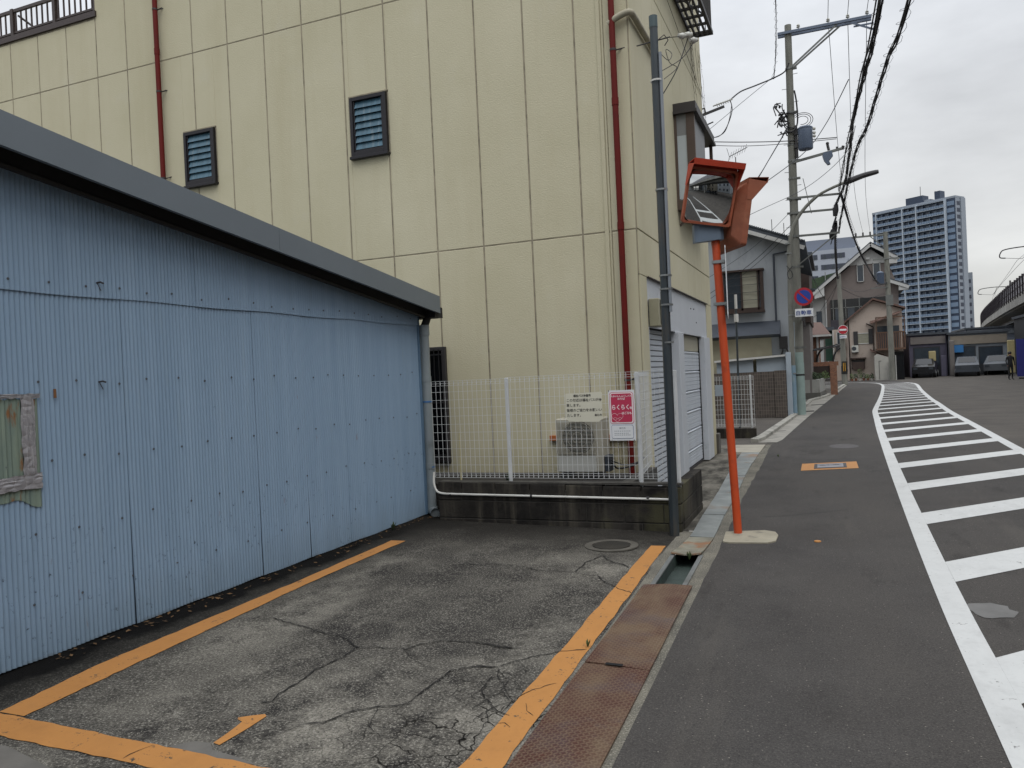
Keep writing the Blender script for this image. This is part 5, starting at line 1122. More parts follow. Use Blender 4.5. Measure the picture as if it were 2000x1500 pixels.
MB().box(.55,57.0,3.15,1.0,57.01,3.36).build('plate','sign_white',ne); text('自転車を除く',.075,FRONT(.56,56.99,3.22),MATS['ink_blue'],ne,bold=.003,sx=.85)
u3=upole('far concrete utility pole with crossarm before the pink house',4.25,66.2,11.3,.22)
MB().box(1.8,66.1,11.05,4.35,66.2,11.18).box(3.2,66.0,9.2,5.0,66.1,9.3).build('crossarm','arm_galv',u3)
MB().bar((4.1,66.1,10.1),(3.1,66.1,11.05),.05,.06).build('crossarm_brace','arm_galv',u3)
MB().lathe((3.68,66.1,7.35),[(.24,0),(.27,.05),(.27,.85),(.28,.87),(.1,.98)],18).build('transformer','transformer',u3,smooth=True)
MB().box(3.0,66.0,7.05,4.2,66.1,7.13).box(4.0,66,5.7,4.5,66.4,6.5).build('platform','arm_galv',u3)
m=MB()
for x in (2.1,2.6,3.1): m.tube([(x,66.1,11.18),(x,66.1,11.42)],.06,8)
m.build('insulator','steel_dark',u3)

# ---- brick house, carport, planter
mat('house_brick','#7a5645',.8,v=.15); n=NB('brick'); a=n.t.nodes.new('ShaderNodeTexBrick'); n.l(n.mapc((1,1,1),(R(90),0,0)),a.inputs[0]); a.inputs['Scale'].default_value=6
a.inputs['Color1'].default_value=lin('#8a5b40')+(1,); a.inputs['Color2'].default_value=lin('#6b4433')+(1,); a.inputs['Mortar'].default_value=lin('#8a7d70')+(1,); a.inputs['Mortar Size'].default_value=.015
n.col(a.outputs[0]); n.rough(.8); MATS['brick']=n.m
mat('roof_brown','#5d463d',.7,v=.2,sc=6,stretch=(1,6,6)); mat('panel_taupe','#6b6663',.7,v=.06); mat('wall_pink','#aa9d92',.75,v=.06,sc=1,c2='#8d7f76',th=(.55,.75),bump=.1); mat('wall_offwhite','#a9a79f',.7,v=.08)
bh=thing('brick_house','small brown brick house with tiled roof behind the planter wall','house',(-1.2,45,0))
MB().box(-5,44,0,-.62,52,3.05).build('wall','brick',bh); 
MB().add([(-5.3,43.6,3.05),(.0,43.6,3.05),(-.45,45,3.75),(-5.3,45,3.9),(-5.3,52,3.05),(0,52,3.05)],[(0,1,2,3),(1,5,2),(3,2,5,4)]).build('roof','roof_brown',bh)
MB().box(-5.3,43.55,2.94,.05,43.62,3.04).box(-.70,43.9,0,-.60,44.0,2.95).build('eaves_board','white_wood',bh)
MB().box(-3.0,43.98,0.2,-.95,44.0,2.0).build('door','house_brick',bh)
cpq=thing('carport','small carport with curved dark posts and pale translucent roof','carport',(0,43,0))
mat('poly_roof','#8c9297',.2,v=.05,alpha=.75)
MB().add([(-1.4,42,2.10),(.10,42,2.30),(.42,43.5,2.45),(-1.0,43.5,2.25),(-1.4,42,2.13),(.10,42,2.33),(.42,43.5,2.48),(-1.0,43.5,2.28)],[(3,2,1,0),(4,5,6,7),(0,1,5,4),(1,2,6,5),(2,3,7,6),(3,0,4,7)]).build('roof','poly_roof',cpq)
MB().bar((-1.4,42,2.14),(.10,42,2.34),.05,.06).bar((-.95,43.5,2.28),(.42,43.5,2.49),.05,.06).bar((.1,42,2.33),(.42,43.5,2.48),.05,.06).bar((-.45,42,2.26),(-.12,43.5,2.4),.05,.06).bar((-1.1,42.7,2.2),(.25,42.8,2.42),.04,.05).build('beams','steel_dark',cpq)
for xb in (-.62,.16): MB().tube(smoothpath([(xb-.1,42.6,0),(xb-.1,42.6,1.4),(xb,42.65,2.0),(xb+.25,42.7,2.3)],5),.045,8).build('post','steel_dark',cpq,smooth=True)
pw=thing('planter_wall','low pale grey rendered wall with dark base beyond the utility pole','wall',(-.6,39,0))
mat('planter_grey','#8f8f8a',.8,v=.06,c2='#75746f',th=(.55,.7)); mat('base_dark','#55544f',.85,v=.15)
P_=[(-2.2,37.2),(-.62,37.3),(-.42,40.8)]
for (xa,ya_),(xb,yb_) in zip(P_,P_[1:]):
    MB().bar((xa,ya_,.12),(xb,yb_,.12),.20,.30).build('plinth','base_dark',pw); MB().bar((xa,ya_,.55),(xb,yb_,.55),.16,.6).build('wall','planter_grey',pw)
bg_=thing('brick_gate','orange brown brick gate pillar beside the pale planter wall','gate pillar',(.05,41.6,0))
MB().bbox(-.10,41.3,0,.22,41.9,1.5).build('pillar','brick',bg_); MB().box(-.9,41.6,1.42,.3,41.75,1.62).build('lintel','brick',bg_)
mat('gate_dark','#2a1d18',.5,v=.2); MB().box(-.85,41.4,.85,-.10,41.45,1.42).build('dark_gate','gate_dark',bg_)
mat('leaf_dark','#2c3a22',.8,v=.4,sc=8); mat('leaf_mid','#44542c',.8,v=.35,sc=8); mat('terracotta','#7a4a35',.8,v=.2); mat('pot_white','#a3a19a',.7,v=.1)
def bush(name,label,c,rx,rz,n_,mt_,cat='plant',pot=None,group=None,leaf=.05):
    rr=random.Random(int(c[0]*77+c[1]*13)); t=thing(name,label,cat,c,group)
    m=MB()
    for _ in range(n_):
        a=rr.uniform(0,6.28); u=rr.random()**.5; ph=rr.uniform(-1,1); p=Vector((c[0]+rx*u*math.cos(a),c[1]+rx*u*math.sin(a),c[2]+(.18 if pot else 0)+rz*(.5+.5*ph)*(1-.4*u)))
        d=Vector((rr.uniform(-1,1),rr.uniform(-1,1),rr.uniform(-.4,1))).normalized(); e=d.orthogonal().normalized(); s_=leaf*rr.uniform(.6,1.4)
        m.add([p-d*s_,p+e*s_*.4,p+d*s_,p-e*s_*.4],[(0,1,2,3)])
    m.build('foliage',mt_,t)
    if pot: MB().lathe(c,[(.07,0),(.10,.18),(.11,.2)],10).build('pot',pot,t)
    return t
bush('shrub','dark shrub growing above the pale planter wall by the brick gate',(-.75,38.6,.85),.30,.35,260,'leaf_dark',leaf=.06)
bush('shrub','small mid green shrub between planter wall and dark gate',(-.35,40.2,.85),.22,.4,160,'leaf_mid',leaf=.05)

# ---- pink house
ph=thing('pink_house','pale pink two storey house with brown balcony at the end of the walkway','house',(3,70,0))
MB().prism([(1.2,0),(5.35,0),(5.35,5.6),(3.2,6.45),(1.35,5.0)],1,70,80).build('wall','wall_pink',ph,label='main gable wall of pale pink render')
MB().box(.15,71.5,0,1.3,80,4.3).build('side_wing','wall_pink',ph)
rf=MB()
for (xa,za,xb,zb) in ((1.05,4.85,3.25,6.62),(3.25,6.62,5.6,5.72)):
    rf.add([(xa,69.6,za),(xb,69.6,zb),(xb,80,zb),(xa,80,za),(xa,69.6,za-.14),(xb,69.6,zb-.14),(xb,80,zb-.14),(xa,80,za-.14)],[(3,2,1,0),(4,5,6,7),(0,1,5,4),(1,2,6,5),(2,3,7,6),(3,0,4,7)])
rf.build('roof','roof_brown',ph)
MB().add([(3.0,68.9,4.55),(5.2,68.9,5.3),(5.2,70,5.45),(3.0,70,4.75),(3.0,68.9,4.48),(5.2,68.9,5.23)],[(0,1,2,3),(4,5,1,0)]).build('porch_roof','roof_brown',ph)
def win3(x0,z0,x1,z1,y,par,nm='window',gl='glass_dark',fr='white_wood',sh_=False):
    w3=MB().box(x0,y-.06,z0,x1,y,z0+.06).box(x0,y-.06,z1-.06,x1,y,z1).box(x0,y-.06,z0,x0+.06,y,z1).box(x1-.06,y-.06,z0,x1,y,z1).build(nm,fr,par)
    MB().box(x0+.06,y-.03,z0+.06,x1-.06,y-.01,z1-.06).build('pane',gl,w3); return w3
w5=win3(1.85,2.95,3.0,3.85,70,ph,gl='curtain'); MB().box(1.72,69.9,2.85,2.05,69.95,4.0).build('open_shutter','steel_dark',w5); MB().box(2.85,69.9,2.95,3.15,69.95,4.15).build('open_shutter','steel_dark',w5)
win3(1.5,.95,2.5,1.7,70,ph,gl='window_dark',fr='brown_wood'); MB().box(1.4,69.6,1.75,2.6,70,1.85).box(1.55,69.55,.9,2.45,69.9,1.5).build('window_hood','brown_wood',ph)
win3(.45,3.0,1.0,4.1,71.5,ph,gl='glass_dark'); MB().box(.35,71.2,2.6,1.05,71.5,3.1).build('window_box','steel_dark',ph)
win3(.85,.8,1.15,1.9,71.5,ph,gl='window_dark',fr='brown_wood')
MB().tube([(1.38,69.9,0),(1.38,69.9,5.0)],.05,8).tube([(3.2,69.9,2.2),(3.2,69.9,4.3),(2.7,69.9,4.6)],.05,8).build('downpipe','gate_dark',ph)
MB().tube([(0.2,71.4,0),(.2,71.4,4.2)],.04,6).build('downpipe','white_wood',ph)
mat('balcony_wood','#5a4233',.7,v=.25,sc=3,stretch=(8,8,1))
bp2=MB().box(3.35,68.9,2.35,5.45,69.9,2.5).build('balcony','balcony_wood',ph)
m=MB(); x=3.35
while x<5.45: m.box(x,68.9,2.5,x+.09,68.94,3.75); x+=.155
m.box(3.35,68.88,3.7,5.45,68.95,3.8); m.build('balusters','balcony_wood',bp2)
MB().box(3.35,68.9,3.8,3.42,68.97,5.0).box(5.38,68.9,3.8,5.45,68.97,5.0).box(3.35,68.9,4.9,5.45,68.97,5.0).build('posts','balcony_wood',bp2)
MB().box(3.5,69.9,2.5,5.1,69.98,4.3).build('balcony_door','glass_dark',ph)
MB().add([(2.9,69.1,2.35),(4.1,68.9,1.75),(4.1,70,1.9),(2.9,70,2.55)],[(0,1,2,3)]).build('tiled_hood','roof_brown',ph)
MB().box(4.5,69.9,0,5.35,69.98,2.2).build('dark_doorway','window_dark',ph)
ac2=thing('air_conditioner','small white air conditioner mounted on the pink house wall','air conditioner',(1.75,69.8,2.4)); MB().bbox(1.55,69.5,2.3,2.05,69.8,2.85,.02).build('body','ac_front',ac2); MB().tube([(1.72,69.49,2.6),(1.72,69.5,2.6)],.17,16).build('fan_grille','fan_grey',ac2); MB().box(1.55,69.5,2.25,2.05,70,2.29).build('bracket','steel_dark',ac2)
wsd=thing('garden_shed','plain white storage shed in front of the pink house','shed',(3.9,68.3,0))
MB().prism([(3.15,0),(4.2,0),(4.2,1.75),(3.35,2.05),(3.15,1.9)],1,67.9,69.2).build('body','wall_offwhite',wsd); MB().box(3.42,67.88,.05,3.45,67.9,1.5).box(3.42,67.88,1.48,3.6,67.9,1.51).build('door_edge','steel_dark',wsd)
bs_=thing('board_screen','dark board fence beside the white storage shed','fence',(4.9,67.3,0)); MB().box(4.25,67.2,0,4.32,69,1.7).box(4.6,67.2,0,5.15,67.26,1.85).build('boards','window_dark',bs_); MB().box(4.55,67.1,0,4.6,67.2,1.9).build('post','white_wood',bs_)
rq=random.Random(21)
pl_=['leftmost terracotta pot plant before the pink house','second pot plant from the left before the pink house','tallest pot plant in the row before the pink house','dark pot plant under the small window of the pink house','white pot plant beside the narrow door of the pink house','small pot plant next to the white storage shed']
for i in range(6):
    x=1.45+i*.29; bush('potted_plant',pl_[i],(x,68.4+rq.uniform(-.3,.2),0),.16,.35+(.5 if i==2 else 0)+rq.uniform(0,.25),60,('leaf_mid','leaf_dark')[i%2],pot=('terracotta','terracotta','pot_white')[i%3],group='pot plants before the pink house',leaf=.07)

# ---- large brown and white house behind
bw_=thing('brown_house','large taupe and white three storey house with steep gable behind the pink house','house',(2,82,0))
mat('taupe','#69615d',.8,v=.06); mat('house_white','#a7a8a6',.75,v=.05)
MB().prism([(-.35,0),(6.05,0),(6.05,8.4),(5.2,10.9),(3.8,12.1),(-.35,8.9)],1,82,92).build('wall','taupe',bw_)
MB().prism([(-2.6,0),(-.35,0),(-.35,8.9),(-2.6,7.3)],1,82.4,92).build('wing','house_white',bw_)
MB().prism([(1.4,10.75),(5.25,10.75),(5.25,10.95),(3.8,12.12),(2.9,11.5)],1,81.93,82.0).build('gable_panel','house_white',bw_)
MB().box(-2.62,82.36,0,-.36,82.4,4.6).build('lower_cladding','taupe',bw_)
rf=MB()
for (xa,za,xb,zb) in ((-2.9,7.3,3.8,12.75),(3.8,12.75,6.0,11.3),(5.3,9.2,6.9,8.5)):
    rf.add([(xa,81.2,za),(xb,81.2,zb),(xb,92,zb),(xa,92,za),(xa,81.2,za-.1),(xb,81.2,zb-.1),(xb,92,zb-.1),(xa,92,za-.1)],[(3,2,1,0),(4,5,6,7),(0,1,5,4),(1,2,6,5),(2,3,7,6),(3,0,4,7)])
rf.build('roof','roof_slate',bw_)
m=MB()
for (xa,za,xb,zb) in ((-2.9,7.15,3.8,12.6),(3.8,12.6,6.0,11.15),(5.3,9.05,6.9,8.35)): m.bar((xa,81.25,za-.12),(xb,81.25,zb-.12),.06,.28)
m.prism([(5.3,10.55),(6.0,10.55),(6.0,11.0),(5.3,11.4)],1,81.3,82).prism([(-.4,8.0),(-1.3,7.75),(-1.3,8.4),(-.4,9.2)],1,81.3,82).prism([(6.05,8.0),(6.85,8.0),(6.85,8.3),(6.05,8.7)],1,81.3,82)
m.build('bargeboard','house_white',bw_)
win3(2.55,9.1,3.15,10.75,81.93,bw_,fr='house_white'); win3(3.95,9.2,4.6,10.8,81.93,bw_,fr='house_white')
MB().box(3.35,81.7,11.15,3.7,82,11.35).build('vent_hood','house_white',bw_)
lg=MB().box(.1,81.6,4.2,5.0,82.02,7.55).build('loggia','window_dark',bw_)
mat('loggia_mesh','#2f2c33',.7,v=.3,sc=3); MB().box(.05,81.3,4.4,5.1,81.4,5.6).build('loggia_rail','loggia_mesh',lg)
m=MB()
for x in (.3,1.4,2.6,3.8,4.9): m.box(x,81.35,4.2,x+.06,81.42,7.55)
m.box(.1,81.35,6.7,5.0,81.4,6.76); m.build('loggia_frame','arm_galv',lg)
for x0,x1 in ((.5,1.2),(1.6,2.2),(3.0,3.5)): MB().box(x0,81.55,5.5,x1,81.6,6.7).build('loggia_window','glass_dark',lg)
MB().box(5.3,81.9,5.0,5.7,82,6.7).build('window','glass_dark',bw_)
MB().tube([(-.3,81.9,0),(-.3,81.9,7.6)],.06,6).tube([(5.25,81.9,8),(5.25,81.9,10.4),(6.2,81.5,11.0)],.06,6).build('downpipe','house_white',bw_)
MB().box(-2.3,82.3,3.4,-1.9,82.4,4.4).build('window','glass_dark',bw_); MB().box(-1.2,82.3,5.3,-.7,82.4,6.6).build('window','glass_dark',bw_)
mat('green_tarp','#34452f',.8,v=.25,sc=5)
rfg=thing('neighbour_house','white house with dark green netted roof terrace seen behind the utility pole','house',(-2.5,95,0))
MB().box(-6.5,95,0,.5,104,9.6).build('wall','house_white',rfg); MB().prism([(-3.0,9.6),(1.2,9.6),(.8,11.6),(-1.8,11.0)],1,94.9,99).build('netting','green_tarp',rfg); MB().tube([(-1.8,94.8,9.6),(-1.8,94.8,11.6)],.05,6).tube([(-.3,94.8,9.6),(-.3,94.8,11.7)],.05,6).build('netting_poles','galv',rfg)
dk=thing('timber_house','dark weathered timber house front glimpsed right of the utility pole','house',(-.9,38,0))
MB().box(-5,37,3.4,-.78,43,6.3).build('wall','brown_wood',dk); MB().box(-5.2,36.7,6.3,-.60,43,6.45).box(-5,36.7,4.75,-.55,37.2,4.85).build('roof','roof_slate',dk)
MB().box(-4.9,37.2,0,-.85,43,3.4).build('ground_floor','panel_taupe',dk)
dg_=thing('green_shuttered_house','narrow white house with dark green corrugated side before the brown house','house',(-.6,73,0))
mat('dark_green','#173a2b',.6,v=.15); MB().box(-3.5,73,0,-.6,78,3.6).build('wall','house_white',dg_); MB().box(-.45,72.9,1.7,.12,73.2,4.5).build('green_panel','dark_green',dg_); MB().box(-3.6,72.4,4.3,.3,74,4.6).box(-3.4,72.9,3.6,-.5,73.1,4.3).build('roof','roof_slate',dg_)
# ================= DISTANT BLOCKS =================
mat('apt_white','#9aa0aa',.8,v=.05); mat('apt_dark','#3a3f4c',.6,v=.15); mat('apt_roof','#707784',.8,v=.05)
ab=thing('apartment_block','pale grey apartment block with long balconies rising behind the brown house','building',(1,240,0))
MB().box(-12,240,0,8.6,256,33.4).build('wall','apt_white',ab); MB().box(-12,244,33.4,7.6,255,37.0).build('upper_storeys','apt_roof',ab)
for fl in range(11):
    z=3.0*fl+.9
    if z<15: continue
    for x0,x1 in ((-6.0,-2.6),(-1.7,4.6)):
        w_=MB().box(x0,239.9,z,x1,240.0,z+1.35).build('balcony_opening','apt_dark',ab)
        m=MB()
        for q in range(3): xx=x0+(x1-x0)*(q+.5)/3; m.box(xx-.35,239.85,z,xx+.3,239.9,z+1.1)
        m.build('balcony_door','glass_dark',w_)
MB().box(5.6,239.6,0,8.0,240,30.5).build('stair_tower','apt_white',ab)

n=NB('tower_navy'); n.col(lin('#2b394e')); n.rough(.45); MATS['tower_navy']=n.m
mat('tower_rail','#6d8096',.35,v=.1,sc=.6); mat('tower_slab','#a6b0bb',.6,v=.04); mat('tower_glass','#4b5767',.3,v=.35,sc=.35); mat('tower_side','#868e98',.6,v=.05)
tw=thing('tower_block','tall blue glass apartment tower with white balcony slabs on the horizon','building',(52.4,395,0))
th=R(35); ux_=Vector((math.cos(th),-math.sin(th),0)); vy=Vector((math.sin(th),math.cos(th),0)); O_=Vector((52.4,395,0))-ux_*39.4
def TB(mb,u0,v0,z0,u1,v1,z1):
    P=lambda u,v,z:O_+ux_*u+vy*v+Vector((0,0,z))
    return mb.add([P(u0,v0,z0),P(u1,v0,z0),P(u1,v1,z0),P(u0,v1,z0),P(u0,v0,z1),P(u1,v0,z1),P(u1,v1,z1),P(u0,v1,z1)],[(0,3,2,1),(4,5,6,7),(0,1,5,4),(1,2,6,5),(2,3,7,6),(3,0,4,7)])
TH=71.8; FLH=3.0; nf=23
TB(MB(),0,1.5,0,39.4,9,TH).build('core','tower_navy',tw)
fins=[0.0,2.6,15.6,22.2,35.3]
m=MB()
for u in (2.6,15.6,22.2,35.3): TB(m,u-.22,-.15,0,u+.22,1.5,TH)
m.build('fins','tower_slab',tw)
for fl in range(nf+1):
    z=TH-.5-FLH*fl
    if z<2: break
    TB(MB(),2.6,-.05,z-.12,35.3,1.5,z+.10).build('floor_slab','tower_slab',tw)
rt_=random.Random(31)
railm=None
for fl in range(nf):
    z=TH-.5-FLH*(fl+1)
    if z<2: break
    for bi,(a,b) in enumerate(((2.85,15.35),(15.85,21.95),(22.45,35.05))):
        r_=MB(); k_=max(3,int((b-a)/1.05)); 
        for q in range(k_): u0=a+(b-a)*q/k_; TB(r_,u0+.10,-.02,z+.2,u0+(b-a)/k_-.04,.06,z+1.15)
        r_.build('balcony_rail','tower_rail',tw)
        w_=MB(); k_=max(2,int((b-a)/3.1))
        for q in range(k_):
            u0=a+(b-a)*(q+.18)/k_; TB(w_,u0,1.38,z+.2,u0+(b-a)/k_*.55,1.48,z+2.25)
            if rt_.random()<.7: TB(w_,u0+(b-a)/k_*.62,.3,z+.12,u0+(b-a)/k_*.72,1.4,z+2.3)
        w_.build('window','tower_glass',tw)
    for a,b in ((.25,2.3),(35.7,38.9)): TB(MB(),a,1.30,z+.35,b,1.5,z+2.2).build('corner_window','tower_rail',tw)
m=MB()
for fl in range(nf):
    z=TH-.5-FLH*(fl+1); TB(m,39.4,2.5,z+.3,39.5,5.0,z+2.0)
m.build('side_openings','apt_dark',tw); TB(MB(),39.35,5.3,0,39.9,9.05,TH+.3).build('side_panel','tower_side',tw)
TB(MB(),39.38,1.5,0,39.45,5.3,TH).build('side_wall','tower_side',tw)
TB(MB(),-.1,1.4,TH,39.5,9.1,TH+.9).build('roof_parapet','tower_side',tw)
TB(TB(MB(),16.0,3,TH+.9,24.0,8,TH+4.4),29.5,3,TH+.9,32.0,7,TH+4.8).build('roof_plant','tower_navy',tw); TB(MB(),23.8,4,TH+.9,27,7,TH+2.2).build('roof_plant_low','tower_side',tw)
MB().tube([tuple(O_+ux_*22+vy*5+Vector((0,0,TH+4))),tuple(O_+ux_*22+vy*5+Vector((0,0,TH+9)))],.12,5).tube([tuple(O_+ux_*28.8+vy*5+Vector((0,0,TH+1))),tuple(O_+ux_*28.8+vy*5+Vector((0,0,TH+5.5)))],.12,5).build('mast','steel_dark',tw)
t2=thing('slab_building','plain grey slab building standing just right of the tower','building',(62,420,0)); MB().box(56,418,0,62.0,430,40.2).build('wall','tower_side',t2); 
m=MB()
for i in range(10): m.box(60.2,417.9,3+i*3.6,61.2,418,4.6+i*3.6)
m.build('windows','apt_dark',t2)

# ================= VIADUCT =================
n=NB('viaduct_concrete'); f=n.noise(.5,7,.65,n.mapc((1,1,.4))); k=n.mix(n.rng(f,.35,.65),lin('#86847f'),lin('#a5a39c')); n.col(k); n.rough(.9); n.bump(n.noise(12,4,.6),.3,.02); MATS['viaduct_concrete']=n.m
vd=thing('railway_viaduct','curved concrete railway viaduct with dark panelled fence at the right','viaduct',(15,80,0))
VP=[(10.6,-60),(10.2,-20),(10.6,0),(11.3,20),(12.6,45),(14.2,64),(15.7,80),(17.3,97),(19.2,115),(21.4,135),(24,155),(28,180),(34,210),(44,250)]
vp=smoothpath([(x,y,0) for x,y in VP],5)
def strip(u0,z0,u1,z1,name,mt_,par=vd,i0=0,i1=None):
    m=MB(); vs=[]; i1=i1 or len(vp)
    for i in range(i0,i1):
        p=vp[i]; d=(vp[min(i+1,len(vp)-1)]-vp[max(i-1,0)]).normalized(); nn=Vector((d.y,-d.x,0))
        for u,z in ((u0,z0),(u1,z0),(u1,z1),(u0,z1)): q=p+nn*u; vs.append((q.x,q.y,z))
    L_=(len(vs))//4; fs=[(0,1,2,3),(4*L_-1,4*L_-2,4*L_-3,4*L_-4)]
    for i in range(L_-1):
        for k_ in range(4): a=i*4+k_; b=i*4+(k_+1)%4; fs.append((a,a+4,b+4,b))
    return m.add(vs,fs).build(name,mt_,par)
strip(0,6.05,.35,7.0,'parapet','viaduct_concrete'); strip(.35,5.95,8.2,6.5,'deck','viaduct_concrete'); strip(8.2,6.05,8.55,7.0,'parapet','viaduct_concrete')
strip(2.0,4.7,2.8,5.95,'girder','viaduct_concrete'); strip(5.6,4.7,6.4,5.95,'girder','viaduct_concrete')
strip(0.02,7.02,.06,8.32,'fence_panels','poly_panel' if 'poly_panel' in MATS else mat('poly_panel','#a3a1a6',.5,v=.1).name)
mat('fence_post_dark','#241c22',.6,v=.2)
strip(-.02,8.32,.12,8.44,'fence_top','fence_post_dark'); strip(-.02,7.0,.12,7.08,'fence_bottom','fence_post_dark'); strip(-.02,7.62,.10,7.70,'fence_middle','fence_post_dark')
# posts placed along the curve
tot=0; last=vp[0]; nextd=0; fp=[]
for i in range(1,len(vp)):
    a,b=vp[i-1],vp[i]; L_=(b-a).length
    while nextd<=tot+L_:
        t=(nextd-tot)/L_; fp.append((a+(b-a)*t,(b-a).normalized())); nextd+=2.1
    tot+=L_
pm=MB(); near_=[q for q in fp if 60<q[0].y<235][:95]
pb=MB().box(-.1,-.09,6.75,.10,.09,8.55).build('fence_post','fence_post_dark'); pb.parent=vd
for i,(p,d) in enumerate(near_):
    o=pb if i==0 else pb.copy()
    if i: COL.objects.link(o)
    o.parent=vd; nn=Vector((d.y,-d.x,0)); o.location=(p.x+nn.x*.0-15,p.y-80,0); o.rotation_euler=(0,0,math.atan2(-nn.x,nn.y)+R(90))
for q in range(0,14):
    i=min(len(vp)-2,2+q*4); p=vp[i]; d=(vp[i+1]-vp[i-1]).normalized(); nn=Vector((d.y,-d.x,0)); a=p+nn*2.4; b=p+nn*6.0
    if abs(p.y-8)<9: continue
    m=MB()
    for c in (a,b): m.tube([(c.x,c.y,0),(c.x,c.y,4.7)],.55,16)
    m.build('pier','viaduct_concrete',vd,smooth=True)
# catenary gear
for j,(y_,lab) in enumerate(((96,'nearer overhead line mast with curved arm above the viaduct fence'),(150,'farther overhead line mast with curved arm above the viaduct fence'))):
    x_=interp([(b,a) for a,b in VP],y_); sc__=1.0
    c=thing('catenary_mast',lab,'mast',(x_+4,y_,6.5)); 
    MB().tube([(x_+4.2,y_,6.5),(x_+4.2,y_,13.6)],.13,8).build('mast','steel_dark',c)
    MB().tube(smoothpath([(x_+4.2,y_,12.6),(x_+2,y_,12.7),(x_+.1,y_,12.55),(x_-.35,y_,12.2),(x_-.4,y_,11.75),(x_+.1,y_,11.65)],4),.06,6).build('arm','steel_dark',c)
    MB().tube([(x_+.1,y_,11.65),(x_+1.6,y_,11.45),(x_+2.2,y_,12.1)],.025,5).tube([(x_+2.3,y_,12.6),(x_+1.8,y_,11.4)],.03,5).build('dropper','steel_dark',c)
for j,(dx,z) in enumerate(((1.8,11.4),(2.3,12.7))):
    q=[(interp([(b,a) for a,b in VP],y_)+dx,y_,z-.5*math.sin(math.pi*((y_-60)%50)/50)*(j)) for y_ in range(60,240,10)]
    tag(MB().tube(q,.02,4).build('contact_wire','steel_dark'),['lower railway contact wire above the viaduct','upper railway wire above the viaduct'][j],'wire')

# ================= UNDER THE VIADUCT / FAR KERB =================
mat('shop_grey','#747a80',.7,v=.1); mat('shop_dark','#26282c',.6,v=.2); mat('shop_beige','#7c7468',.7,v=.1); mat('shop_orange','#a85a1c',.5,v=.1); mat('shop_blue','#2f6ea5',.5,v=.05); mat('banner_blue','#25286e',.6,v=.08); mat('shop_red','#7a2a20',.6,v=.1); mat('shop_yellow','#9c9068',.6,v=.1); mat('shop_violet','#4c4a5a',.7,v=.1)
def shop(name,label,x0,y0,x1,y1,h,wall,band,bandc,gaps,sg=None):
    t=thing(name,label,'shop',((x0+x1)/2,y0,0)); MB().box(x0,y0,0,x1,y1,h).build('wall',wall,t); MB().box(x0-.15,y0-.2,h,x1+.15,y1,h+.18).build('roof','roof_slate',t)
    MB().box(x0+.1,y0-.12,h-band-.15,x1-.1,y0-.01,h-.15).build('fascia',bandc,t)
    for (a,b,z1) in gaps:
        o=MB().box(a,y0-.04,.05,b,y0-.01,z1).build('shopfront','shop_dark',t); MB().box(a+.08,y0-.06,.9,b-.08,y0-.04,z1-.1).build('pane','glass_dark',o)
    if sg: MB().bbox(*sg[0]).build('sign_box',sg[1],t)
    return t
shop('corner_shop','low violet grey shop left of the far shop row',6.1,74,8.9,82,3.5,'shop_violet',.6,'panel_taupe',((6.4,8.4,2.5),))
shop('snack_shop','wide grey shop with bright blue sign panel in the far row',9.0,73.5,13.2,84,3.4,'shop_grey',.7,'shop_beige',((9.3,10.9,2.4),(11.1,12.8,2.3)),((9.3,73.2,1.9,10.0,73.4,2.5),'shop_blue'))
shop('corner_house','pale grey two storey house at the far end of the street',13.4,96,18,106,4.4,'apt_roof',.5,'shop_grey',((14,15.2,2.2),))
shop('viaduct_shop','dark shop with orange sign under the viaduct',13.0,62,17.5,70,4.2,'shop_dark',.9,'shop_orange',((13.4,15.2,2.5),(15.4,17.2,2.5)))
bn=thing('shop_banner','tall deep blue banner standing beside the person under the viaduct','banner',(11.1,57.5,0)); MB().box(10.75,57.5,.15,11.5,57.54,2.5).build('cloth','banner_blue',bn); MB().tube([(11.55,57.52,0),(11.55,57.52,2.7)],.025,6).build('pole','galv',bn); MB().box(10.85,57.4,0,11.6,57.65,.08).build('stand','black_plastic',bn)
rw=thing('street_gate','rust red steel post and beam at the right picture edge','gate',(11.9,58,0)); MB().box(11.75,58,0,12.0,58.3,5.2).box(11.5,58,4.6,13.0,58.3,5.2).build('frame','shop_red',rw)
for (x,y,w_,z0,z1,c,lab) in ((7.2,70.6,.5,1.3,2.1,'shop_yellow','small yellowish notice board on a post before the violet grey shop'),(8.95,72.9,.35,0,2.9,'panel_taupe','narrow taupe pillar sign between the two low shops'),(11.9,66.5,.45,.2,2.6,'shop_yellow','tall pale yellow upright sign before the dark viaduct shop'),(12.6,61.2,.9,2.3,2.9,'shop_red','rust red hanging sign on the dark viaduct shop'),(8.3,73.0,.4,0,1.7,'shop_violet','dark upright board beside the violet grey shop')):
    t=thing('street_sign' if z1-z0<1 or w_<.5 else 'shop_sign',lab,'sign',(x,y,0)); MB().bbox(x,y,z0,x+w_,y+.25,z1,.03).build('board',c,t)
    if z0>0: MB().tube([(x+.1,y+.12,0),(x+.1,y+.12,z0+.1)],.03,6).build('post','steel_dark',t)
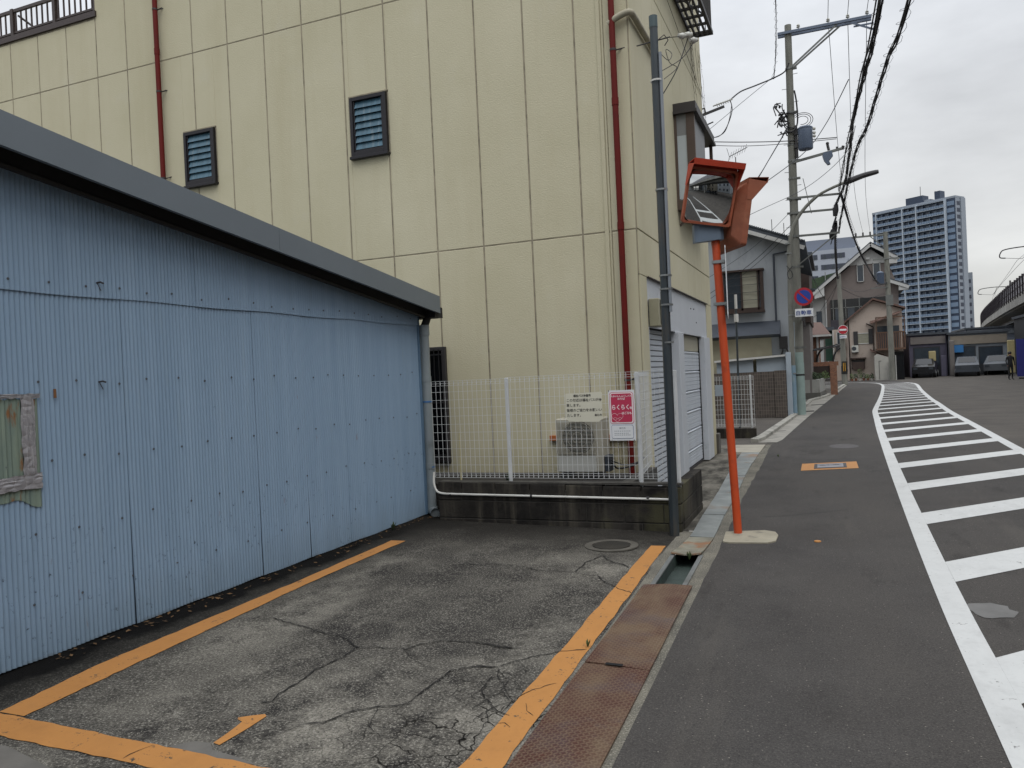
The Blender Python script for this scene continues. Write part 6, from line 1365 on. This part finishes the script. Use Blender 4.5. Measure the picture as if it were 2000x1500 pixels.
def car(label,loc,rotz,c,name='parked_car'):
    t=thing(name,label,'car',loc,'cars parked before the far shops')
    L_,W_2=2.0,.80
    prof=[(-L_,.35),(-L_,.85),(-1.75,.98),(-1.35,1.02),(-.85,1.48),(.85,1.52),(1.55,1.05),(1.9,.95),(L_,.75),(L_,.35)]
    m=MB(); ns=len(prof); vs=[]
    for y,f in ((-W_2,.0),(-W_2+.06,1),(W_2-.06,1),(W_2,0)):
        for x,z in prof: vs.append((loc[0]+x,loc[1]+y*(1-(.18 if z>1.2 else 0)),loc[2]+z+(.03 if f else 0)*(z>.5)))
    fs=[tuple(range(ns)),tuple(range(3*ns,4*ns))[::-1]]
    for j in range(3):
        for i in range(ns): a=j*ns+i; b=j*ns+(i+1)%ns; fs.append((a,a+ns,b+ns,b))
    m.add(vs,fs).build('body',c,t,smooth=True)
    m=MB()
    for sy in (-1,1): m.add([(loc[0]+x,loc[1]+sy*(W_2*(1-.14)+.05),loc[2]+z) for x,z in ((-1.15,1.06),(-.78,1.42),(.78,1.45),(1.3,1.06))],[(0,1,2,3) if sy<0 else (3,2,1,0)])
    m.add([(loc[0]-1.33,loc[1]-.6,loc[2]+1.08),(loc[0]-1.33,loc[1]+.6,loc[2]+1.08),(loc[0]-.90,loc[1]+.52,loc[2]+1.49),(loc[0]-.90,loc[1]-.52,loc[2]+1.49)],[(0,1,2,3)])
    m.add([(loc[0]+1.57,loc[1]-.6,loc[2]+1.10),(loc[0]+1.57,loc[1]+.6,loc[2]+1.10),(loc[0]+.93,loc[1]+.52,loc[2]+1.54),(loc[0]+.93,loc[1]-.52,loc[2]+1.54)],[(3,2,1,0)])
    m.build('windows','window_dark',t)
    for x in (-1.25,1.25):
        for y in (-W_2+.05,W_2-.05):
            wl=MB().tube([(loc[0]+x,loc[1]+y-.1,loc[2]+.31),(loc[0]+x,loc[1]+y+.1,loc[2]+.31)],.31,18).build('wheel','black_plastic',t); MB().tube([(loc[0]+x,loc[1]+y-.11,loc[2]+.31),(loc[0]+x,loc[1]+y+.11,loc[2]+.31)],.18,12).build('rim','galv',wl)
    for y in (-.55,.55): MB().box(loc[0]-L_-.02,loc[1]+y-.15,loc[2]+.66,loc[0]-L_+.05,loc[1]+y+.15,loc[2]+.82).build('headlight','fan_grey',t)
    t.rotation_euler=(0,0,rotz); return t
mat('car_black','#15171b',.25,v=.05,spec=.6); mat('car_silver','#54585c',.4,metal=.3,v=.05); mat('car_grey','#3a3f46',.3,v=.05)
car('black car parked before the violet grey shop',(7.0,71.5,0),R(80),'car_black'); car('dark grey car parked before the shop with the blue sign',(9.9,71.0,0),R(82),'car_grey'); car('silver car parked farthest right before the shop row',(12.2,74.0+2.5-4.5,0),R(75),'car_silver')
# ---- person by the banner
mat('cloth_black','#101013',.8,v=.15); mat('skin','#8a6450',.6); mat('hair_black','#0c0a0a',.5)
def person(label,loc,h=1.72,rot=0):
    t=thing('person',label,'person',loc); J={}
    P=lambda x,y,z:(x*h/1.72,y*h/1.72,z*h/1.72)
    vs=[P(0,0,.95),P(0,0,1.15),P(0,0,1.38),P(0,-.01,1.50),P(0,-.02,1.60),
        P(-.09,0,.90),P(-.10,-.02,.50),P(-.10,.02,.09),P(-.10,-.12,.03),P(.09,0,.90),P(.11,-.01,.50),P(.12,.04,.09),P(.13,-.10,.03),
        P(-.19,0,1.40),P(-.24,.02,1.14),P(-.22,-.08,.92),P(-.21,-.11,.84),P(.19,0,1.40),P(.25,.02,1.14),P(.24,-.05,.90),P(.24,-.08,.82)]
    es=[(0,1),(1,2),(2,3),(3,4),(0,5),(5,6),(6,7),(7,8),(0,9),(9,10),(10,11),(11,12),(2,13),(13,14),(14,15),(15,16),(2,17),(17,18),(18,19),(19,20)]
    rs={0:.13,1:.125,2:.14,3:.055,4:.095,5:.095,6:.065,7:.045,8:.035,9:.095,10:.065,11:.045,12:.035,13:.06,14:.045,15:.035,16:.03,17:.06,18:.045,19:.035,20:.03}
    me=bpy.data.meshes.new('body'); me.from_pydata(vs,es,[]); o=bpy.data.objects.new('body',me); COL.objects.link(o)
    md=o.modifiers.new('s','SKIN'); 
    if not me.skin_vertices: 
        import bmesh
        bm=bmesh.new(); bm.from_mesh(me); bm.verts.layers.skin.verify(); bm.to_mesh(me); bm.free()
    for i,sv in enumerate(me.skin_vertices[0].data): sv.radius=(rs[i],rs[i]*.8); sv.use_root=(i==0)
    sb=o.modifiers.new('u','SUBSURF'); sb.levels=1; sb.render_levels=1
    dg=bpy.context.evaluated_depsgraph_get(); dg.update(); m2=bpy.data.meshes.new_from_object(o.evaluated_get(dg)); o.modifiers.clear(); o.data=m2
    m2.materials.clear(); m2.materials.append(MATS['cloth_black']); m2.materials.append(MATS['skin'])
    m2.polygons.foreach_set('use_smooth',[True]*len(m2.polygons))
    for p in m2.polygons:
        c=p.center
        if c.z>1.5*h/1.72 or (abs(c.x)>.19 and c.z<.89): p.material_index=1
    o.parent=t; OFF[o.name]=Vector(loc)
    hm=MB().sphere((loc[0],loc[1]+.02,loc[2]+1.645*h/1.72),.105,12,8,1.05).build('hair','hair_black',t,smooth=True)
    t.rotation_euler=(0,0,rot); return t
person('person in dark clothes standing on the far road edge beside the blue banner',(10.08,55.8,0),1.72,R(20))

# mirror side: what stands across the street
mat('house_beige','#8d8676',.8,v=.08)
hb=thing('street_house','plain beige two storey house across the street beyond the viaduct','house',(30,14,0)); MB().box(26,9,0,36,24,6.2).build('wall','house_beige',hb); MB().box(25.6,8.6,6.2,36.4,24.4,6.5).build('roof','roof_slate',hb)
for y in (11,15,19): 
    for z in (1,3.8): MB().box(25.95,y,z,26.0,y+1.6,z+1.3).build('window','glass_dark',hb)
hb=thing('street_house','taller grey house across the street seen only in the mirror','house',(30,-6,0)); MB().box(24,-12,0,34,0,8.5).build('wall','grey_render',hb); MB().box(23.6,-12.4,8.5,34.4,.4,8.8).build('roof','roof_slate',hb)
for y in (-10,-6,-3): 
    for z in (1,3.8,6.4): MB().box(23.95,y,z,24.0,y+1.4,z+1.2).build('window','glass_dark',hb)

for i,(x,y,w_,d_,h,c,lab) in enumerate(((22,-26,9,11,7.0,'house_beige','beige house far down the street behind the viewer'),(20,-44,10,12,9.5,'shop_grey','dark grey block farthest behind the viewer'),(3,-62,12,8,8.0,'house_white','white house closing the street behind the viewer'),(-9,-40,7,16,7.5,'panel_taupe','taupe house left behind the viewer'),(24,30,8,12,5.6,'panel_taupe','taupe house across the street past the viaduct'),(-9,-22,7,12,6.5,'grey_render','grey house behind the parking bay'))):
    hb=thing('street_house',lab,'house',(x,y,0)); MB().box(x,y,0,x+w_,y+d_,h).build('wall',c,hb); MB().box(x-.4,y-.4,h,x+w_+.4,y+d_+.4,h+.35).build('roof','roof_slate',hb)
    for k_ in range(3):
        for z in (.9,3.6):
            yy=y+1+k_*(d_-3)/2; xx=x-.05 if x>0 else x+w_
            MB().box(xx,yy,z,xx+.05,yy+1.5,z+1.4).build('window','window_dark',hb)
mat('girder_dark','#2f2e2d',.8,v=.2)
strip(.3,4.75,8.1,4.95,'under_deck','girder_dark')
car('dark car parked under the viaduct across the street',(13.5,-6,0),R(92),'car_black'); car('grey car parked under the viaduct behind the dark one',(13.6,-11.5,0),R(88),'car_grey')
# ================= OVERHEAD CABLES =================
rw_=random.Random(77)
def cable(label,pts,r=.012,mt_='cable',name='overhead_cable',n_=8,group=None,nn=5):
    return tag(MB().tube(smoothpath(pts,n_),r,nn,cap=False).build(name,mt_,None),label,'cable',group)
def bundle(label,pts,strands=3,r=.013,loops=.45,lr=.075,spiral=True,big=False):
    P=smoothpath(pts,14); t=thing('cable_bundle',label,'cable',tuple(P[0])); m=MB()
    for s_ in range(strands):
        ph=s_*2.1; a=[]
        for i,p in enumerate(P): a.append(p+Vector((math.cos(i*.22+ph)*.02,0,math.sin(i*.22+ph)*.02)))
        m.tube(a,r,5,cap=False)
    m.tube([p+Vector((0,0,.07)) for p in P],.006,4,cap=False)
    m.build('cables','cable',t)
    # continuous spiral hanger
    m=MB(); acc=0; hel=[]; k_=9; u=(P[1]-P[0]).orthogonal().normalized(); ang=0
    for i in range(1,len(P)):
        a,b=P[i-1],P[i]; d=(b-a); L_=d.length; d.normalize(); u=(u-d*u.dot(d)).normalized(); v=d.cross(u); ns_=max(1,int(L_/loops*k_))
        for q in range(ns_):
            ang=2*math.pi*(acc+L_*q/ns_)/loops; hel.append(a+d*(L_*q/ns_-loops*.22*math.sin(ang))+(u*math.cos(ang)+v*math.sin(ang))*lr+Vector((0,0,.02)))
        acc+=L_
    m.tube(hel,.0032 if r<.02 else .006,4,cap=False)
    m.build('spiral_hanger','cable',t); return t
bundle('left strand of the dark spiral wrapped cables above the walkway',[(.92,-6,7.2),(.80,3,6.7),(.735,11.4,6.3),(.64,14.4,6.3),(.53,17.6,6.3),(.46,20.6,6.36),(.40,24,6.55),(.43,25.88,6.74)],strands=2,r=.011,lr=.045)
bundle('middle strand of the dark spiral wrapped cables above the walkway',[(.98,-6,7.2),(.86,3,6.7),(.78,11.4,6.3),(.70,13.98,6.3),(.64,15.1,6.3),(.57,16.9,6.3),(.56,18.9,6.3),(.50,22.5,6.28),(.33,24.6,6.22),(.24,25.88,6.26)],strands=3,r=.014,lr=.045)
bundle('right and thickest dark spiral wrapped cable above the walkway',[(1.45,-6,7.3),(1.25,4,6.7),(1.12,11.6,6.3),(1.0,13.7,6.3),(.93,15.3,6.3),(.84,17.5,6.3),(.71,18.9,6.3),(.63,21,6.3),(.55,23.8,6.28),(.42,25.6,5.9),(.36,25.9,5.56)],strands=4,r=.013,lr=.075,loops=.42)
bundle('dark spiral cable sagging from the tall pole to the pole with no entry sign',[(.27,25.9,5.8),(.30,32,5.75),(.38,40,5.9),(.50,49,6.4),(.66,57.2,7.3)],strands=2,r=.03,lr=.05)
bundle('dark spiral cable sagging from the tall pole towards the far crossarm pole',[(.45,25.9,6.7),(1.1,34,6.2),(2.0,44,6.1),(3.0,55,6.4),(4.1,66,7.4)],strands=2,r=.022,lr=.05)
# closure boxes on the bundle
for i,(c,l,lab) in enumerate((((.28,25.0,6.05),.17,'upper black splice closure hanging on the cables at the tall pole'),((.25,26.2,5.75),.19,'middle black splice closure hanging on the cables at the tall pole'),((.16,26.0,5.50),.15,'lowest black splice closure at the end of the cable arm'))):
    t=thing('splice_closure',lab,'cable box',c); MB().tube([(c[0]-.02,c[1],c[2]-l),(c[0],c[1],c[2]),(c[0]+.03,c[1],c[2]+l)],[.06,.085,.05],10).build('case','cable',t,smooth=True); MB().tube([(c[0],c[1],c[2]-l),(c[0]-.05,c[1],c[2]-l-.15)],.015,5).tube([(c[0]+.03,c[1],c[2]+l),(c[0]+.06,c[1],c[2]+l+.12)],.015,5).build('tails','cable',t)
HVY=((.30,.34),(.85,.89),(1.38,1.40))
for i,(x,x0) in enumerate(HVY):
    lab=['left','middle','right'][i]
    cable(f'{lab} of three thin power lines running overhead from the tall pole towards the viewer',[(x+.45,-10,12.4),(x+.2,8,11.7),(x,25.9,12.02)],.009,'wire_grey','power_line')
    cable(f'{lab} of three thin power lines from the tall pole to the far crossarm',[(x,25.9,12.02),(x+.6,45,10.7),(2.1+i*.5,66.1,11.4)],.010,'wire_grey','power_line')
# dangling spiral telephone drop at left of the tall pole
bundle('thin beaded cable rising left of the tall pole',[(-1.35,26,10.52),(-1.2,25.6,11.2),(-1.1,24,12.4),(-1.0,20,13.6)],strands=1,r=.012,lr=.05,loops=.25)
cable('thick black cable curving from the tall pole to the insulator by the cream building',[(ux(10.8),25.9,10.9),(-1.0,25.9,10.66),(-1.35,25.9,10.52),(-1.9,25.8,10.35),(-2.3,25.5,10.15),(-2.59,25.2,9.85)],.022,'cable')
cable('black cable loop hanging below the long insulator',[(-2.59,25.2,9.85),(-2.55,25.2,9.5),(-2.75,25.2,9.0),(-3.0,25.1,8.75),(-3.35,24.8,8.72)],.014,'cable')
cable('second thin black loop beside the long insulator',[(-2.55,25.2,9.7),(-2.66,25.2,9.2),(-2.85,25.2,8.85),(-3.3,24.9,8.66)],.010,'cable')
ins=thing('strain_insulator','long ribbed grey insulator hanging in the sky right of the bay window','insulator',(-2.8,25.2,9.8))
m=MB()
for q in range(7): x=-3.0+q*.065; m.tube([(x,25.2,9.76+q*.012),(x+.02,25.2,9.765+q*.012)],.055,10)
m.tube([(-3.12,25.2,9.75),(-2.52,25.2,9.86)],.022,8); m.build('ribs','porcelain',ins)
br=thing('bracket_arm','dark steel bracket arm with small insulator beside the bay window','bracket',(-3.4,25,9.5)); MB().bar((-3.9,25,9.35),(-2.75,25,9.62),.06,.07).tube([(-3.7,25,9.62),(-3.35,25,9.66),(-3.32,25,9.45)],.03,6).build('arm','steel_dark',br); MB().sphere((-3.35,25,9.1),.06,8,6).tube([(-3.5,25,9.08),(-3.1,25,9.2)],.02,6).tube([(-3.33,25,9.1),(-3.33,25,8.7)],.012,5).build('insulator','steel_dark',br)
cable('thin service wire from the bracket arm up to the tall pole',[(-3.3,24.9,8.9),(-2.3,25.4,9.75),(-1.3,25.8,10.55)],.008,'wire_grey','service_wire')
cable('upper of two level wires between building and tall pole',[(-3.6,24.8,8.62),(-2.3,25.2,8.50),(-1.0,25.85,8.50),(.42,25.9,8.40)],.014,'cable','service_wire')
cable('lower of two level wires between building and tall pole',[(-3.6,24.8,8.52),(-2.3,25.2,8.38),(-1.0,25.85,8.42),(.40,25.9,8.36)],.010,'cable','service_wire')
cable('steep wire from the pole down behind the traffic mirror',[(ux(9)-.25,25.9,8.7),(-1.9,25.0,7.2),(-2.62,24.2,5.75)],.014,'cable','service_wire')
cable('second steep wire from the pole down behind the mirrors',[(ux(9)-.2,25.9,8.75),(-1.8,25.2,7.45),(-2.4,24.8,6.6)],.010,'wire_grey','service_wire')
cable('stay wire crossing the pole from lower left to the cable bundle',[(-4.2,25.2,5.6),(-2.2,25.4,6.9),(-.6,25.6,7.95),(.1,25.6,8.75),(.62,20,8.15)],.012,'wire_grey','service_wire')
cable('long pale wire crossing behind the pole from lower left to upper right',[(-6,25.2,4.8),(-2.2,25.3,6.25),(-.5,25.6,6.95),(.6,25,7.65),(.8,22,7.6)],.008,'wire_grey','service_wire')
cable('low wire from grey house gable to the pole',[(-4.5,26.4,3.5),(-2.3,26.2,4.85),(-1.0,25.8,5.9)],.009,'cable','service_wire')
cable('second low wire from grey house gable to the pole',[(-4.5,26.4,3.3),(-2.3,26.2,4.7),(-1.0,25.8,5.7)],.007,'cable','service_wire')
cable('third low wire from grey house gable to the pole',[(-4.5,26.4,4.1),(-2.3,26.2,5.3),(-1.0,25.8,6.3)],.007,'wire_grey','service_wire')
for i,(a,b) in enumerate((((-1.0,26,6.25),(-1.6,70,5.2)),((-.9,26,5.5),(0,81,7.4)),((.66,57.3,7.2),(-.5,80,6.6)),((.66,57.3,6.6),(3.9,66,6.6)),((.66,57.3,7.0),(-2.2,81,5.5)),((3.7,66,7.3),(1.2,80,8.6)),((.66,57.3,6.9),(1.3,70,4.9)))):
    a,b=Vector(a),Vector(b); mid=(a+b)/2-Vector((0,0,.5)); cable(['thin wire from tall pole running left of the no parking sign','thin wire from tall pole to the brown house','wire from the short pole to the brown house corner','slack wire between the short pole and the far crossarm pole','wire from the short pole to the white wing of the brown house','wire from the far crossarm pole to the brown house gable','short wire from the short pole to the pink house eaves'][i],[a,mid,b],.016,'cable','service_wire')
# antennas on the roofs
an=thing('tv_antenna','fishbone television antenna on the roof behind the grey house','antenna',(-3.0,30,6.4)); m=MB().tube([(-2.98,30,6.3),(-2.98,30,9.3)],.018,5).tube([(-3.2,30,9.35),(-2.55,30,9.6)],.014,5)
for q in range(7): x=-3.15+q*.09; m.tube([(x-.05,30,9.37+q*.035-.14),(x+.04,30,9.37+q*.035+.14)],.007,4)
for s_ in (-1,1): m.tube([(-3.2,30,9.35),(-3.28,30,9.35+s_*.32)],.010,4)
for z in (8.6,8.3,8.0): m.tube([(-3.15,30,z),(-2.8,30,z+.06)],.008,4)
m.build('aerial','steel_dark',an)
for i,(x,y,z0,z1) in enumerate(((-2.0,33,6.0,7.4),(-1.55,33,5.9,7.2))):
    tag(MB().tube([(x,y,z0-.4),(x,y,z1)],.014,5).build('mast_rod','steel_dark'),['left thin rod on the grey house roof','right thin rod on the grey house roof'][i],'antenna')

# ================= SMALL GROWTH AND LITTER =================
rl=random.Random(44)
mat('dead_leaf','#5a4328',.9,v=.4,sc=30)
m=MB()
for _ in range(170):
    y=rl.uniform(3.2,7.9); x=-4.34+abs(rl.gauss(0,.075)); z=gz(x)+.008; s_=rl.uniform(.008,.024); a=rl.uniform(0,6.28)
    d=Vector((math.cos(a),math.sin(a),rl.uniform(-.2,.4)))*s_; e=Vector((-math.sin(a),math.cos(a),rl.uniform(-.2,.3)))*s_*.5; p=Vector((x,y,z+.004)); m.add([p-d,p+e,p+d,p-e],[(0,1,2,3)])
tag(m.build('dead_leaves','dead_leaf'),'thin scatter of brown dead leaves along the shed foot',kind='stuff')
def weed(label,c,h,n_,mt_='leaf_dark'):
    m=MB()
    for _ in range(n_):
        a=rl.uniform(0,6.28); l=h*rl.uniform(.5,1); p=Vector(c); q=p+Vector((math.cos(a)*l*.4,math.sin(a)*l*.4,l)); e=Vector((-math.sin(a),math.cos(a),0))*h*.10
        mid=p+(q-p)*.6; m.add([p,mid-e,q,mid+e],[(0,1,2,3)])
    return tag(m.build('weed',mt_),label,'weed')
weed('small weed at the far foot of the blue shed',(-4.30,7.05,.05),.10,18); weed('small weed behind the first fence post',(-3.32,7.9,.40),.16,22); weed('tiny weed between yellow line and rusty plates',(-1.38,4.35,.002),.05,14,'leaf_mid'); weed('tiny weed at the curled gutter cover',(-1.18,6.66,-.02),.08,16,'leaf_mid'); weed('tiny weed on the asphalt edge near the side lane',(-.92,14.2,.0),.06,14,'leaf_mid')
